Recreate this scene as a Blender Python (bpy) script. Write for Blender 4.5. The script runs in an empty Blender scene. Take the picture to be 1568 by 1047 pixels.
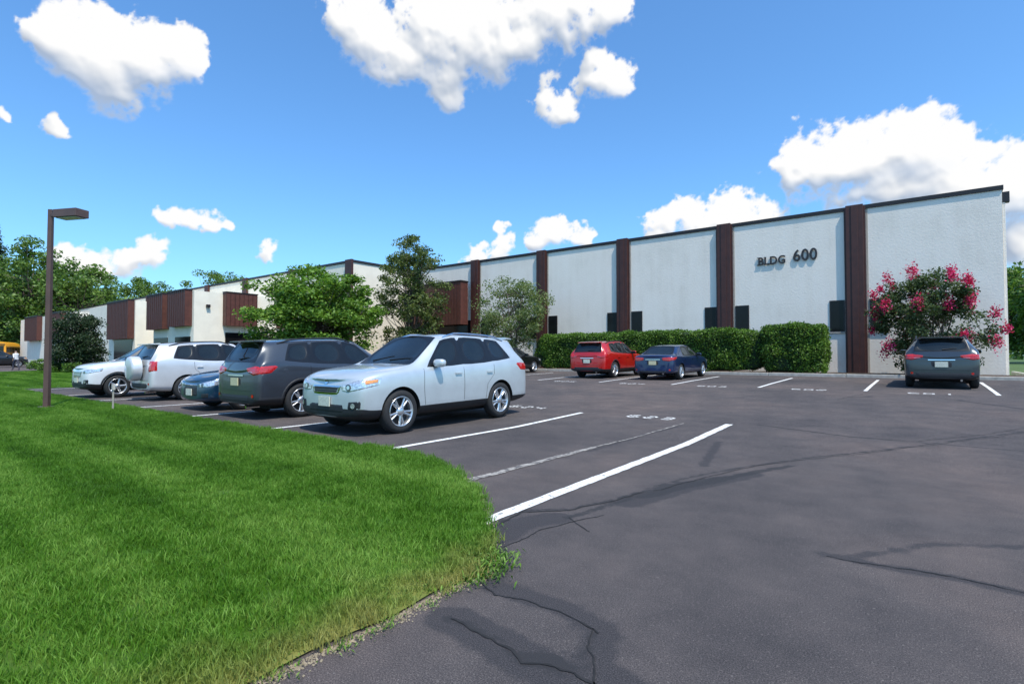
import bpy, bmesh, math, random
import numpy as np
from mathutils import Vector, Matrix, noise as mnoise
from mathutils.bvhtree import BVHTree
random.seed(7); rng=np.random.default_rng(7)
scene=bpy.context.scene
R90=math.pi/2
EYE=1.32; F_PX=821.0; YAW=37.5; CX=784.0; HY=545.0
sY,cY=math.sin(math.radians(YAW)),math.cos(math.radians(YAW))
def g(y):
    return float(np.interp(y,[8,21,27],[0,.34,.45]))
GB=[8,21,27]
# ---------------------------------------------------------------- materials
def nd(nt,t,**k):
    n=nt.nodes.new(t)
    for a,b in k.items(): setattr(n,a,b)
    return n
def newmat(name):
    m=bpy.data.materials.new(name); m.use_nodes=True
    nt=m.node_tree; b=nt.nodes['Principled BSDF']
    return m,nt,b
def ramp(nt,src,stops):
    r=nd(nt,'ShaderNodeValToRGB'); e=r.color_ramp.elements
    while len(e)<len(stops): e.new(.5)
    for i,(p,c) in enumerate(stops):
        e[i].position=p; e[i].color=(*c,1) if len(c)==3 else c
    nt.links.new(src,r.inputs[0]); return r
def noise(nt,scale,detail=4,rough=.55,vec=None,dist=0):
    n=nd(nt,'ShaderNodeTexNoise'); n.inputs['Scale'].default_value=scale
    n.inputs['Detail'].default_value=detail; n.inputs['Roughness'].default_value=rough
    n.inputs['Distortion'].default_value=dist
    if vec is None:
        ge=nd(nt,'ShaderNodeNewGeometry'); vec=ge.outputs['Position']
    nt.links.new(vec,n.inputs['Vector']); return n
def mixc(nt,fac,a,b,blend='MIX'):
    m=nd(nt,'ShaderNodeMix',data_type='RGBA',blend_type=blend)
    for s,v in ((0,fac),(6,a),(7,b)):
        if isinstance(v,bpy.types.NodeSocket): nt.links.new(v,m.inputs[s])
        else: m.inputs[s].default_value=v if s==0 else (*v,1)
    return m.outputs[2]
def bump(nt,b,h,strength=.3,dist=.01):
    n=nd(nt,'ShaderNodeBump'); n.inputs['Strength'].default_value=strength; n.inputs['Distance'].default_value=dist
    nt.links.new(h,n.inputs['Height']); nt.links.new(n.outputs[0],b.inputs['Normal'])
def simple(name,c,rough=.5,metal=0,coat=0,nscale=8,namt=.12,bumps=0,bscale=60,spec=.5):
    m,nt,b=newmat(name)
    n=noise(nt,nscale,3)
    lo=tuple(x*(1-namt) for x in c); hi=tuple(min(1,x*(1+namt)) for x in c)
    r=ramp(nt,n.outputs[0],[(.3,lo),(.7,hi)])
    nt.links.new(r.outputs[0],b.inputs['Base Color'])
    b.inputs['Roughness'].default_value=rough; b.inputs['Metallic'].default_value=metal
    b.inputs['Coat Weight'].default_value=coat; b.inputs['Coat Roughness'].default_value=.04
    b.inputs['Specular IOR Level'].default_value=spec
    if bumps:
        n2=noise(nt,bscale,3); bump(nt,b,n2.outputs[0],bumps,.01)
    return m
def mth(nt,op,a,b=None,c=None):
    n=nd(nt,'ShaderNodeMath',operation=op)
    for i,v in enumerate((a,b,c)):
        if v is None: continue
        if isinstance(v,bpy.types.NodeSocket): nt.links.new(v,n.inputs[i])
        else: n.inputs[i].default_value=v
    return n.outputs[0]
def stucco_mat():
    m,nt,b=newmat('stucco_wall')
    ge=nd(nt,'ShaderNodeNewGeometry')
    mp=nd(nt,'ShaderNodeMapping'); mp.inputs['Scale'].default_value=(1.6,1.6,.16); nt.links.new(ge.outputs['Position'],mp.inputs[0])
    st=noise(nt,1.0,4,.65,mp.outputs[0]); n=noise(nt,.7,4,.6)
    a=mth(nt,'MULTIPLY',mth(nt,'ADD',st.outputs[0],n.outputs[0]),.5)
    r=ramp(nt,a,[(.34,(.76,.695,.60)),(.50,(.84,.77,.67)),(.66,(.87,.805,.71))])
    nt.links.new(r.outputs[0],b.inputs['Base Color']); b.inputs['Roughness'].default_value=.92; b.inputs['Specular IOR Level'].default_value=.2
    n2=noise(nt,10,5,.7); bump(nt,b,n2.outputs[0],.55,.02)
    return m
def asphalt_mat():
    m,nt,b=newmat('asphalt')
    big=noise(nt,.20,4,.6); med=noise(nt,1.7,5,.7); fine=noise(nt,150,2,.7); sp=noise(nt,55,2,.8)
    base=ramp(nt,big.outputs[0],[(.34,(.062,.056,.057)),(.48,(.088,.077,.075)),(.62,(.118,.095,.087))])
    md=ramp(nt,med.outputs[0],[(.3,(.74,.75,.77)),(.5,(.98,.97,.97)),(.7,(1.24,1.2,1.17))])
    c=mixc(nt,1,base.outputs[0],md.outputs[0],'MULTIPLY')
    f=ramp(nt,fine.outputs[0],[(.36,(.45,.45,.46)),(.54,(1,1,1)),(.72,(2.0,1.92,1.85))])
    c=mixc(nt,1,c,f.outputs[0],'MULTIPLY')
    s=ramp(nt,sp.outputs[0],[(.60,(0,0,0)),(.74,(.8,.8,.8))])
    c=mixc(nt,s.outputs[0],c,(.20,.175,.16))
    at1=nd(nt,'ShaderNodeAttribute',attribute_name='seal'); at2=nd(nt,'ShaderNodeAttribute',attribute_name='patch')
    n4=noise(nt,7,5,.75)
    j=mth(nt,'MULTIPLY',mth(nt,'SUBTRACT',n4.outputs[0],.5),.8)
    f1=ramp(nt,mth(nt,'ADD',at1.outputs['Fac'],j),[(.48,(0,0,0)),(.58,(.85,.85,.85))])
    f2=ramp(nt,mth(nt,'ADD',at2.outputs['Fac'],j),[(.38,(0,0,0)),(.56,(.85,.85,.85))])
    pc=mixc(nt,1,(.046,.043,.046),f.outputs[0],'MULTIPLY')
    c=mixc(nt,f2.outputs[0],c,pc); c=mixc(nt,f1.outputs[0],c,(.032,.031,.033))
    nt.links.new(c,b.inputs['Base Color']); b.inputs['Roughness'].default_value=.85
    b.inputs['Specular IOR Level'].default_value=.25
    bump(nt,b,fine.outputs[0],.7,.010)
    return m
def paint_mark():
    m,nt,b=newmat('road_paint')
    n=noise(nt,14,5,.75); n2=noise(nt,120,2,.7)
    r=ramp(nt,n.outputs[0],[(.36,(0,0,0)),(.46,(1,1,1))])
    r2=ramp(nt,n2.outputs[0],[(.34,(.25,.25,.25)),(.46,(1,1,1))])
    f=mixc(nt,1,r.outputs[0],r2.outputs[0],'MULTIPLY')
    c=mixc(nt,f,(.20,.19,.18),(.80,.79,.75))
    nt.links.new(c,b.inputs['Base Color']); b.inputs['Roughness'].default_value=.7
    return m
def faded_mark():
    m,nt,b=newmat('faded_paint')
    n=noise(nt,9,5,.8)
    r=ramp(nt,n.outputs[0],[(.42,(.075,.067,.065)),(.56,(.36,.33,.29))])
    nt.links.new(r.outputs[0],b.inputs['Base Color']); b.inputs['Roughness'].default_value=.8
    return m
def leafmat(name,stops,trans=.35,rough=.5):
    m,nt,b=newmat(name)
    ge=nd(nt,'ShaderNodeNewGeometry')
    n=noise(nt,.9,2,.6)
    v=mth(nt,'MULTIPLY_ADD',n.outputs[0],.9,mth(nt,'MULTIPLY_ADD',ge.outputs['Random Per Island'],.7,-.3))
    r=ramp(nt,v,stops)
    nt.links.new(r.outputs[0],b.inputs['Base Color']); b.inputs['Roughness'].default_value=rough
    b.inputs['Specular IOR Level'].default_value=.35
    tr=nd(nt,'ShaderNodeBsdfTranslucent'); nt.links.new(mixc(nt,1,r.outputs[0],(1.25,1.35,.6),'MULTIPLY'),tr.inputs[0])
    mx=nd(nt,'ShaderNodeMixShader'); mx.inputs[0].default_value=trans
    nt.links.new(b.outputs[0],mx.inputs[1]); nt.links.new(tr.outputs[0],mx.inputs[2])
    nt.links.new(mx.outputs[0],nt.nodes['Material Output'].inputs[0])
    return m
def lawn_mat(name,edge=True,k=1.0):
    m,nt,b=newmat(name)
    ge=nd(nt,'ShaderNodeNewGeometry')
    mp=nd(nt,'ShaderNodeMapping'); mp.inputs['Rotation'].default_value=(0,0,.75); mp.inputs['Scale'].default_value=(.22,1.7,1)
    nt.links.new(ge.outputs['Position'],mp.inputs[0])
    st=noise(nt,.8,2,.5,mp.outputs[0]); n=noise(nt,1.6,6,.75)
    a=mth(nt,'ADD',mth(nt,'MULTIPLY_ADD',st.outputs[0],1.3,-.15),n.outputs[0])
    h=mth(nt,'MULTIPLY_ADD',ge.outputs['Random Per Island'],.34,a)
    s=mth(nt,'MULTIPLY',h,.5)
    r=ramp(nt,s,[(.40,(.040*k,.115*k,.007*k)),(.57,(.092*k,.225*k,.014*k)),(.76,(.21*k,.36*k,.055*k))])
    c=r.outputs[0]
    if edge:
        sx=nd(nt,'ShaderNodeSeparateXYZ'); nt.links.new(ge.outputs['Position'],sx.inputs[0])
        n3=noise(nt,3,3,.6)
        q=mth(nt,'MULTIPLY_ADD',n3.outputs[0],1.0,sx.outputs[0])
        mr=nd(nt,'ShaderNodeMapRange'); nt.links.new(q,mr.inputs[0]); mr.inputs[1].default_value=-2.15; mr.inputs[2].default_value=-1.5
        c=mixc(nt,mr.outputs[0],c,(.34,.32,.09))
    nt.links.new(c,b.inputs['Base Color']); b.inputs['Roughness'].default_value=.55; b.inputs['Specular IOR Level'].default_value=.25
    tr=nd(nt,'ShaderNodeBsdfTranslucent'); nt.links.new(c,tr.inputs[0])
    mx=nd(nt,'ShaderNodeMixShader'); mx.inputs[0].default_value=.35
    nt.links.new(b.outputs[0],mx.inputs[1]); nt.links.new(tr.outputs[0],mx.inputs[2])
    nt.links.new(mx.outputs[0],nt.nodes['Material Output'].inputs[0])
    return m
def carpaint(name,c,metal=.5,rough=.32,coat=1.0):
    m,nt,b=newmat(name)
    big=noise(nt,3,3,.6)
    d=ramp(nt,big.outputs[0],[(.4,c),(.75,tuple(x*.9 for x in c))])
    nt.links.new(d.outputs[0],b.inputs['Base Color'])
    b.inputs['Metallic'].default_value=metal; b.inputs['Roughness'].default_value=rough
    b.inputs['Coat Weight'].default_value=coat; b.inputs['Coat Roughness'].default_value=.05
    return m
M={}
M['asphalt']=asphalt_mat(); M['paint']=paint_mark(); M['faded']=faded_mark(); M['stucco']=stucco_mat()
M['crack']=simple('crack_line',(.014,.013,.013),.9,nscale=20,namt=.4)
M['cream']=simple('cream_wall',(.84,.765,.63),.9,nscale=1.5,namt=.05,bumps=.3,bscale=25)
M['brown']=simple('brown_metal',(.060,.019,.013),.5,nscale=4,namt=.2)
M['brownp']=simple('brown_panel',(.095,.029,.019),.6,nscale=4,namt=.2)
M['coping']=simple('coping_metal',(.018,.013,.012),.45)
M['winglass']=simple('window_glass',(.010,.010,.011),.12,nscale=1,namt=.3,spec=.2)
M['winframe']=simple('window_frame',(.02,.013,.011),.5)
M['tan']=simple('joint_shadow',(.42,.36,.29),.8)
M['letter']=simple('letter_metal',(.03,.025,.024),.5)
M['concrete']=simple('concrete_kerb',(.42,.39,.34),.85,nscale=6,namt=.2,bumps=.3)
M['mulch']=simple('mulch',(.07,.045,.03),.95,nscale=25,namt=.6,bumps=1,bscale=40)
M['bark']=simple('bark',(.13,.10,.08),.9,nscale=12,namt=.4,bumps=.6,bscale=30)
M['ground']=simple('ground_far',(.06,.11,.02),.95,nscale=.3,namt=.35)
M['lawn']=lawn_mat('lawn_soil',True,.6); M['blade']=lawn_mat('grass_blades',True,1.0)
M['lamppole']=simple('lamp_bronze',(.10,.056,.044),.45,nscale=3,namt=.15)
M['lens']=simple('lamp_lens',(.5,.5,.45),.3)
M['black']=simple('black_plastic',(.016,.016,.018),.55,nscale=20,namt=.2)
M['trim']=simple('window_trim',(.008,.008,.009),.3)
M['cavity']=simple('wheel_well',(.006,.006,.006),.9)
M['cglass']=simple('car_glass',(.010,.013,.014),.03,nscale=2,namt=.3,spec=.5,coat=.2)
M['tyre']=simple('tyre_rubber',(.018,.018,.019),.8,nscale=30,namt=.3)
M['rim']=simple('alloy_rim',(.62,.62,.63),.28,metal=.85,nscale=6,namt=.06)
M['rimdark']=simple('brake_dark',(.03,.03,.032),.5,metal=.4)
M['chrome']=simple('chrome',(.75,.75,.76),.12,metal=1,namt=.02)
M['headlamp']=simple('headlamp',(.62,.64,.67),.08,metal=.6,nscale=25,namt=.45,coat=1)
M['hldark']=simple('headlamp_dark',(.08,.08,.085),.1,metal=.5,nscale=25,namt=.4,coat=1)
M['amber']=simple('amber_lens',(.75,.30,.08),.12,nscale=40,namt=.2,coat=1)
M['tail']=simple('tail_lamp',(.48,.012,.010),.1,nscale=40,namt=.35,coat=1)
M['plate']=simple('licence_plate',(.62,.62,.50),.5,nscale=30,namt=.15)
M['plateb']=simple('licence_plate_yellow',(.62,.56,.34),.5,nscale=30,namt=.15)
M['busy']=simple('bus_yellow',(.80,.36,.02),.4)
M['skin']=simple('skin',(.45,.28,.2),.6); M['shirt']=simple('shirt',(.7,.7,.72),.8); M['pants']=simple('trousers',(.05,.05,.07),.8)
M['leaf_dog']=leafmat('leaf_dogwood',[(.25,(.06,.125,.014)),(.5,(.125,.24,.03)),(.8,(.22,.36,.06))])
M['leaf_birch']=leafmat('leaf_birch',[(.25,(.045,.07,.018)),(.5,(.10,.14,.035)),(.8,(.20,.24,.075))],.35)
M['leaf_light']=leafmat('leaf_light',[(.25,(.07,.11,.025)),(.5,(.14,.19,.06)),(.8,(.25,.30,.13))],.35)
M['leaf_hedge']=leafmat('leaf_hedge',[(.25,(.035,.08,.010)),(.5,(.085,.17,.02)),(.8,(.17,.29,.04))],.25)
M['leaf_dark']=leafmat('leaf_dark',[(.25,(.014,.030,.011)),(.5,(.027,.05,.017)),(.8,(.05,.08,.03))],.15)
M['leaf_crape']=leafmat('leaf_crape',[(.25,(.030,.05,.018)),(.5,(.055,.09,.03)),(.8,(.11,.15,.05))],.25)
M['flower']=leafmat('flower_magenta',[(.25,(.42,.008,.07)),(.5,(.62,.02,.12)),(.8,(.75,.07,.22))],.3)
M['leaf_bg']=leafmat('leaf_background',[(.25,(.05,.10,.018)),(.5,(.105,.19,.035)),(.8,(.19,.29,.07))],.35)
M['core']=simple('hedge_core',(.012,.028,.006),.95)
# ---------------------------------------------------------------- mesh helpers
def link(o,parent=None):
    scene.collection.objects.link(o)
    if parent is not None: o.parent=parent
    return o
def empty(name,loc=(0,0,0)):
    o=bpy.data.objects.new(name,None); o.location=loc; o.empty_display_size=.3; return link(o)
class MB:
    def __init__(s): s.v=[];s.f=[];s.m=[];s.mats=[]
    def mi(s,mat):
        if mat not in s.mats: s.mats.append(mat)
        return s.mats.index(mat)
    def add(s,vs,fs,mat):
        k=len(s.v); s.v+= [tuple(v) for v in vs]; i=s.mi(mat)
        for f in fs: s.f.append(tuple(a+k for a in f)); s.m.append(i)
    def box(s,x0,x1,y0,y1,z0,z1,mat):
        vs=[(x0,y0,z0),(x1,y0,z0),(x1,y1,z0),(x0,y1,z0),(x0,y0,z1),(x1,y0,z1),(x1,y1,z1),(x0,y1,z1)]
        s.add(vs,[(0,3,2,1),(4,5,6,7),(0,1,5,4),(1,2,6,5),(2,3,7,6),(3,0,4,7)],mat)
    def tube(s,pts,rad,mat,n=8,cap=True):
        pts=[Vector(p) for p in pts]; vs=[];fs=[]
        for i,p in enumerate(pts):
            t=(pts[min(i+1,len(pts)-1)]-pts[max(i-1,0)]).normalized()
            a=t.cross(Vector((0,0,1)) if abs(t.z)<.9 else Vector((1,0,0))).normalized(); b=t.cross(a)
            for k in range(n):
                an=2*math.pi*k/n; vs.append(p+(a*math.cos(an)+b*math.sin(an))*rad[i])
        for i in range(len(pts)-1):
            for k in range(n): fs.append((i*n+k,i*n+(k+1)%n,(i+1)*n+(k+1)%n,(i+1)*n+k))
        if cap: fs.append(tuple(range(n))); fs.append(tuple((len(pts)-1)*n+k for k in range(n))[::-1])
        s.add(vs,fs,mat)
    def obj(s,name,parent=None,smooth=False,bevel=0,loc=(0,0,0)):
        me=bpy.data.meshes.new(name); me.from_pydata(s.v,[],s.f)
        for m in s.mats: me.materials.append(m)
        me.polygons.foreach_set('material_index',s.m)
        if smooth: me.polygons.foreach_set('use_smooth',[True]*len(s.f))
        me.update(); bm=bmesh.new(); bm.from_mesh(me); bmesh.ops.recalc_face_normals(bm,faces=bm.faces); bm.to_mesh(me); bm.free()
        o=bpy.data.objects.new(name,me); o.location=loc; link(o,parent)
        if bevel:
            b=o.modifiers.new('bevel','BEVEL'); b.width=bevel; b.segments=2; b.limit_method='ANGLE'
        return o
def sheet(name,xs,ys,z,mat,zf=g,parent=None):
    ys=sorted(set(list(ys)+[b for b in GB if min(ys)<b<max(ys)]))
    vs=[(x,y,zf(y)+z) for y in ys for x in xs]; nx=len(xs)
    fs=[(j*nx+i,j*nx+i+1,(j+1)*nx+i+1,(j+1)*nx+i) for j in range(len(ys)-1) for i in range(nx-1)]
    me=bpy.data.meshes.new(name); me.from_pydata(vs,[],fs); me.materials.append(mat); me.update()
    return link(bpy.data.objects.new(name,me),parent)
def ribbon(b,pts,width,mat,z=.006,jit=0,step=.25,taper=False,wander=0):
    P=[]
    for (a,c) in zip(pts[:-1],pts[1:]):
        n=max(1,int(math.hypot(c[0]-a[0],c[1]-a[1])/step))
        for i in range(n): t=i/n; P.append((a[0]+(c[0]-a[0])*t,a[1]+(c[1]-a[1])*t))
    P.append(pts[-1])
    if wander:
        P=[(p[0]+wander*(mnoise.noise(Vector((p[0]*3,p[1]*3,1)))+.5*mnoise.noise(Vector((p[0]*9,p[1]*9,4)))+.3*mnoise.noise(Vector((p[0]*25,p[1]*25,4)))),p[1]+wander*(mnoise.noise(Vector((p[0]*3,p[1]*3,7)))+.5*mnoise.noise(Vector((p[0]*9,p[1]*9,9)))+.3*mnoise.noise(Vector((p[0]*25,p[1]*25,9))))) for p in P]
    vs=[];fs=[];N=len(P)
    for i,p in enumerate(P):
        q=P[min(i+1,N-1)]; r=P[max(i-1,0)]; dx,dy=q[0]-r[0],q[1]-r[1]; l=math.hypot(dx,dy)+1e-9
        nx,ny=-dy/l,dx/l; w1=width/2*(1+jit*random.uniform(-1,1)); w2=width/2*(1+jit*random.uniform(-1,1))
        if taper: k=max(.08,math.sin(math.pi*(i+.3)/(N))) ; w1*=k; w2*=k
        for w in (w1,-w2):
            x,y=p[0]+nx*w,p[1]+ny*w; vs.append((x,y,g(y)+z))
    for i in range(N-1): fs.append((2*i,2*i+1,2*i+3,2*i+2))
    b.add(vs,fs,mat)
def px2w(px,py,zg=0):
    u=(px-CX)/F_PX; D=(-sY+u*cY,cY+u*sY); Z=F_PX*(EYE-zg)/(py-HY)
    for _ in range(12):
        Z=F_PX*(EYE-g(D[1]*Z))/(py-HY)
    return (D[0]*Z,D[1]*Z)
def at(px,Z):
    u=(px-CX)/F_PX; return ((-sY+u*cY)*Z,(cY+u*sY)*Z)
# ---------------------------------------------------------------- ground
LAWN=[(-2.17,-14),(-2.17,1.07),(-2.19,1.43),(-2.15,1.83),(-2.19,2.17),(-2.13,2.4),(-2.28,2.7),(-2.55,3.05),(-2.88,3.38),(-3.22,3.72),(-3.63,4.05),(-4.1,4.4),(-4.6,4.65),(-5.1,4.85),(-5.66,4.95),(-27.9,4.95),(-60,4.95),(-60,-14)]
sheet('ground',[-900,-200,-60,0,60,200,900],[-600,-100,-30,5,60,200,1200],-.02,M['ground'])
xs=[-150,-60,-30,-10]+list(np.arange(-6,9.01,.055))+[10,20,60]; ys=[-14,0]+list(np.arange(.6,17,.06))+[18,22,30,31]
pk=sheet('parking_lot',xs,ys,0,M['asphalt'])
co=np.empty(len(pk.data.vertices)*3); pk.data.vertices.foreach_get('co',co); co=co.reshape(-1,3)[:,:2]
def pl(*p): return [px2w(x,y) for x,y in p]
def dist_poly(pts):
    d=np.full(len(co),9.)
    for a,c in zip(pts[:-1],pts[1:]):
        a=np.array(a);c=np.array(c);ab=c-a;t=np.clip(((co-a)@ab)/(ab@ab+1e-9),0,1);d=np.minimum(d,np.linalg.norm(co-(a+t[:,None]*ab),axis=1))
    return d
def field_of(lst):
    f=np.zeros(len(co))
    for w,p in lst: f=np.maximum(f,np.clip(.55+(w-dist_poly(pl(*p)))/.22,0,1))
    return f
seal=field_of([(.02,[(760,800),(800,780),(870,777),(930,765),(960,757),(1050,730),(1130,715),(1230,700),(1350,688),(1568,660)]),
 (.03,[(870,790),(960,762),(1040,737)]),(.10,[(985,757),(1040,742),(1100,732)]),(.05,[(1075,740),(1150,722),(1210,712)]),
 (.02,[(690,938),(740,962),(780,985),(800,1005),(880,1025)]),(.05,[(800,1000),(835,1003),(862,1012)]),
 (.01,[(905,955),(895,1010),(870,1047)])])
patchf=field_of([(.11,[(690,940),(760,975),(820,1012),(900,1040)]),(.13,[(740,880),(745,830),(790,800),(850,790)]),
 (.07,[(750,890),(800,905),(860,925),(920,960),(905,1010),(960,1047)]),(.04,[(1075,712),(1090,690),(1098,676)]),
 (.10,[(960,770),(1050,745),(1150,725)]),(.02,[(1160,650),(1300,668),(1568,690)]),(.02,[(900,690),(985,665),(1040,652)]),(.015,[(1300,850),(1420,830),(1568,835)]),
 (.05,[(1300,608),(1420,607),(1568,626)]),(.04,[(1260,845),(1340,862),(1450,880),(1568,905)])])
for nm,ar in (('seal',seal),('patch',patchf)):
    a=pk.data.attributes.new(nm,'FLOAT','POINT'); a.data.foreach_set('value',ar.astype(np.float32))
b=MB()
for wd,p in [(.018,[(752,806),(800,782),(870,779),(930,767),(985,752)]),(.012,[(1000,750),(1130,717),(1230,702),(1350,690),(1568,662)]),
 (.013,[(690,940),(740,965),(782,988),(800,1008),(835,1012),(880,1027),(930,1047)]),(.009,[(745,893),(760,905),(800,912),(850,932),(890,948),(915,962)]),
 (.010,[(765,838),(820,812),(870,797),(925,787)]),(.010,[(1262,848),(1340,862),(1450,880),(1568,905)]),(.014,[(1280,612),(1325,602),(1420,607),(1568,627)]),
 (.007,[(905,955),(900,985),(912,1047)]),(.008,[(870,790),(880,800),(900,812)]),(.012,[(1568,655),(1480,668),(1400,675),(1300,668),(1160,650)])]:
    ribbon(b,pl(*p),wd,M['crack'],z=.004,jit=.6,step=.03,wander=.03)
b.obj('asphalt_cracks')
b=MB(); b.add([(x,y,.012) for x,y in LAWN],[tuple(range(len(LAWN)))],M['lawn']); b.obj('lawn')
sheet('lawn_island',[-60,-45,-28.4],[4.951,14],.012,M['lawn'])
def inpoly(P,X,Y):
    c=np.zeros(len(X),bool); n=len(P)
    for i in range(n):
        x1,y1=P[i];x2,y2=P[(i+1)%n]
        k=((y1>Y)!=(y2>Y)); xi=(x2-x1)*(Y-y1)/((y2-y1) if y2!=y1 else 1e-9)+x1
        c^=k&(X<xi)
    return c
tuftcol=bpy.data.collections.new('grass_tufts')
for t in range(6):
    v=[];f=[]
    for i in range(80):
        r=.085*math.sqrt(random.random()); a=random.random()*6.283
        x,y=r*math.cos(a),r*math.sin(a); h=random.uniform(.022,.055); w=random.uniform(.0014,.0030)
        th=random.random()*6.283; bx,by=math.cos(th),math.sin(th); la=random.random()*6.283; ln=random.uniform(.1,.95)*h
        lx,ly=math.cos(la)*ln,math.sin(la)*ln; k=len(v)
        v+=[(x-bx*w,y-by*w,0),(x+bx*w,y+by*w,0),(x+bx*w*.8+lx*.35,y+by*w*.8+ly*.35,h*.6),(x-bx*w*.8+lx*.35,y-by*w*.8+ly*.35,h*.6),(x+lx,y+ly,h)]
        f+=[(k,k+1,k+2,k+3),(k+3,k+2,k+4)]
    me=bpy.data.meshes.new('tuft'); me.from_pydata(v,[],f); me.materials.append(M['blade'])
    o=bpy.data.objects.new('tuft',me); tuftcol.objects.link(o)
pts=[]
def region(x0,x1,y0,y1,dens):
    n=int((x1-x0)*(y1-y0)*dens); return rng.uniform(x0,x1,n),rng.uniform(y0,y1,n)
for (x0,x1,y0,y1,dn) in [(-9,-2.05,-1.5,5,200),(-18,-9,-2,5,120),(-34,-18,-3,5,80)]:
    X,Y=region(x0,x1,y0,y1,dn); k=inpoly([(a+.0,b+.02) for a,b in LAWN],X,Y); pts.append(np.stack([X[k],Y[k]],1))
X,Y=region(-58,-28.5,5,13.8,30); pts.append(np.stack([X,Y],1))
P=np.concatenate(pts)
Zc=P[:,0]*-sY+P[:,1]*cY; Rc=P[:,0]*cY+P[:,1]*sY
keep=(Zc>1.2)&(Rc/np.maximum(Zc,.1)>-1.35); P=P[keep]
me=bpy.data.meshes.new('lawn_grass'); zz=np.array([g(y)+.012 for y in P[:,1]])
me.from_pydata([(x,y,z) for (x,y),z in zip(P.tolist(),zz.tolist())],[],[])
lg=link(bpy.data.objects.new('lawn_grass',me))
ng=bpy.data.node_groups.new('scatter','GeometryNodeTree')
ng.interface.new_socket('Geometry',in_out='INPUT',socket_type='NodeSocketGeometry'); ng.interface.new_socket('Geometry',in_out='OUTPUT',socket_type='NodeSocketGeometry')
gi=ng.nodes.new('NodeGroupInput'); go=ng.nodes.new('NodeGroupOutput'); ip=ng.nodes.new('GeometryNodeInstanceOnPoints'); ci=ng.nodes.new('GeometryNodeCollectionInfo')
ci.inputs['Collection'].default_value=tuftcol; ci.inputs['Separate Children'].default_value=True; ci.inputs['Reset Children'].default_value=True
rv=ng.nodes.new('FunctionNodeRandomValue'); rv.data_type='FLOAT_VECTOR'; rv.inputs[1].default_value=(.18,.18,6.283); rv.inputs[0].default_value=(-.18,-.18,0)
rs=ng.nodes.new('FunctionNodeRandomValue'); rs.data_type='FLOAT'; rs.inputs[2].default_value=.65; rs.inputs[3].default_value=1.4
ip.inputs['Pick Instance'].default_value=True
L=ng.links.new
L(gi.outputs[0],ip.inputs['Points']); L(ci.outputs[0],ip.inputs['Instance']); L(rv.outputs[0],ip.inputs['Rotation']); L(rs.outputs[1],ip.inputs['Scale']); L(ip.outputs[0],go.inputs[0])
md=lg.modifiers.new('scatter','NODES'); md.node_group=ng
# markings
b=MB()
ribbon(b,[(-2.80,3.15),(-2.86,10.3)],.13,M['paint'],jit=.1,step=.12)
for x in (-6.03,-9.4,-12.75,-16.0,-19.35,-22.7,-27.7): ribbon(b,[(x,5.0),(x,10.4)],.11,M['paint'],jit=.08)
ribbon(b,[(-3.85,4.2),(-3.8,6.9)],.10,M['faded'],jit=.4,step=.1)
ribbon(b,[(-3.8,6.9),(-3.6,10.0)],.04,M['faded'],jit=.6,step=.1)
for k in range(-1,8):
    x=1.55-2.93*k; ribbon(b,[(x,18.9),(x,24.6)],.10,M['paint'],jit=.06)
SEG={'0':'abcdef','1':'bc','2':'abged','3':'abgcd','5':'afgcd','6':'afgedc','7':'abc','9':'abcdfg','4':'fgbc'}
def stencil(txt,cx,cy,h=.30,w=.17,gap=.11):
    n=len(txt); x=cx-(n*w+(n-1)*gap)/2
    for ch in txt:
        S={'a':((.02,h),(w-.02,h)),'b':((w,h-.03),(w,h/2+.02)),'c':((w,h/2-.02),(w,.03)),'d':((.02,0),(w-.02,0)),'e':((0,h/2-.02),(0,.03)),'f':((0,h-.03),(0,h/2+.02)),'g':((.03,h/2),(w-.03,h/2))}
        for s in SEG[ch]:
            (a0,b0),(a1,b1)=S[s]; ribbon(b,[(x+a0,cy+b0),(x+a1,cy+b1)],.055,M['paint'],step=.1,jit=.1)
        x+=w+gap
stencil('623',-4.45,10.3,w=.2,gap=.16); stencil('624',-7.7,10.5,w=.2,gap=.16)
for i,t in enumerate(['601','602','603','604','605']): stencil(t,.1-2.93*i,18.55,h=.34,w=.2,gap=.14)
b.obj('parking_markings')
wv=[];wf=[]
edge=[(-2.15,-.5),(-2.15,1),(-2.13,1.8),(-2.15,2.2),(-2.11,2.45),(-2.25,2.72),(-2.6,3.12),(-2.9,3.42),(-3.3,3.8),(-4,4.35)]
wl=[(-2.13,2.45,190,1.0),(-2.17,2.62,240,1.1),(-2.3,2.75,200,1),(-2.25,2.2,140,.8),(-2.2,1.2,60,.7),(-2.65,3.15,60,.7)]
for a,c in zip(edge[:-1],edge[1:]):
    for i in range(int(math.dist(a,c)*14)):
        t=random.random(); wl.append((a[0]+(c[0]-a[0])*t+random.uniform(-.02,.05),a[1]+(c[1]-a[1])*t,random.randint(6,26),random.uniform(.4,.8)))
for (cx,cy,n,sc) in wl:
    sp=.03 if n<30 else .075
    for i in range(n):
        x=cx+random.gauss(0,sp);y=cy+random.gauss(0,sp);h=random.uniform(.015,.05)*sc;a=random.random()*6.28;w=.006*sc
        lx,ly=math.cos(a)*h*.9,math.sin(a)*h*.9;k=len(wv);px_,py_=-math.sin(a)*w,math.cos(a)*w
        wv+=[(x,y,.005),(x+lx*.5+px_,y+ly*.5+py_,h*.8),(x+lx,y+ly,h),(x+lx*.5-px_,y+ly*.5-py_,h*.75)];wf.append((k,k+1,k+2,k+3))
me=bpy.data.meshes.new('edge_weeds');me.from_pydata(wv,[],wf);me.materials.append(M['leaf_dog']);link(bpy.data.objects.new('edge_weeds',me))
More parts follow.
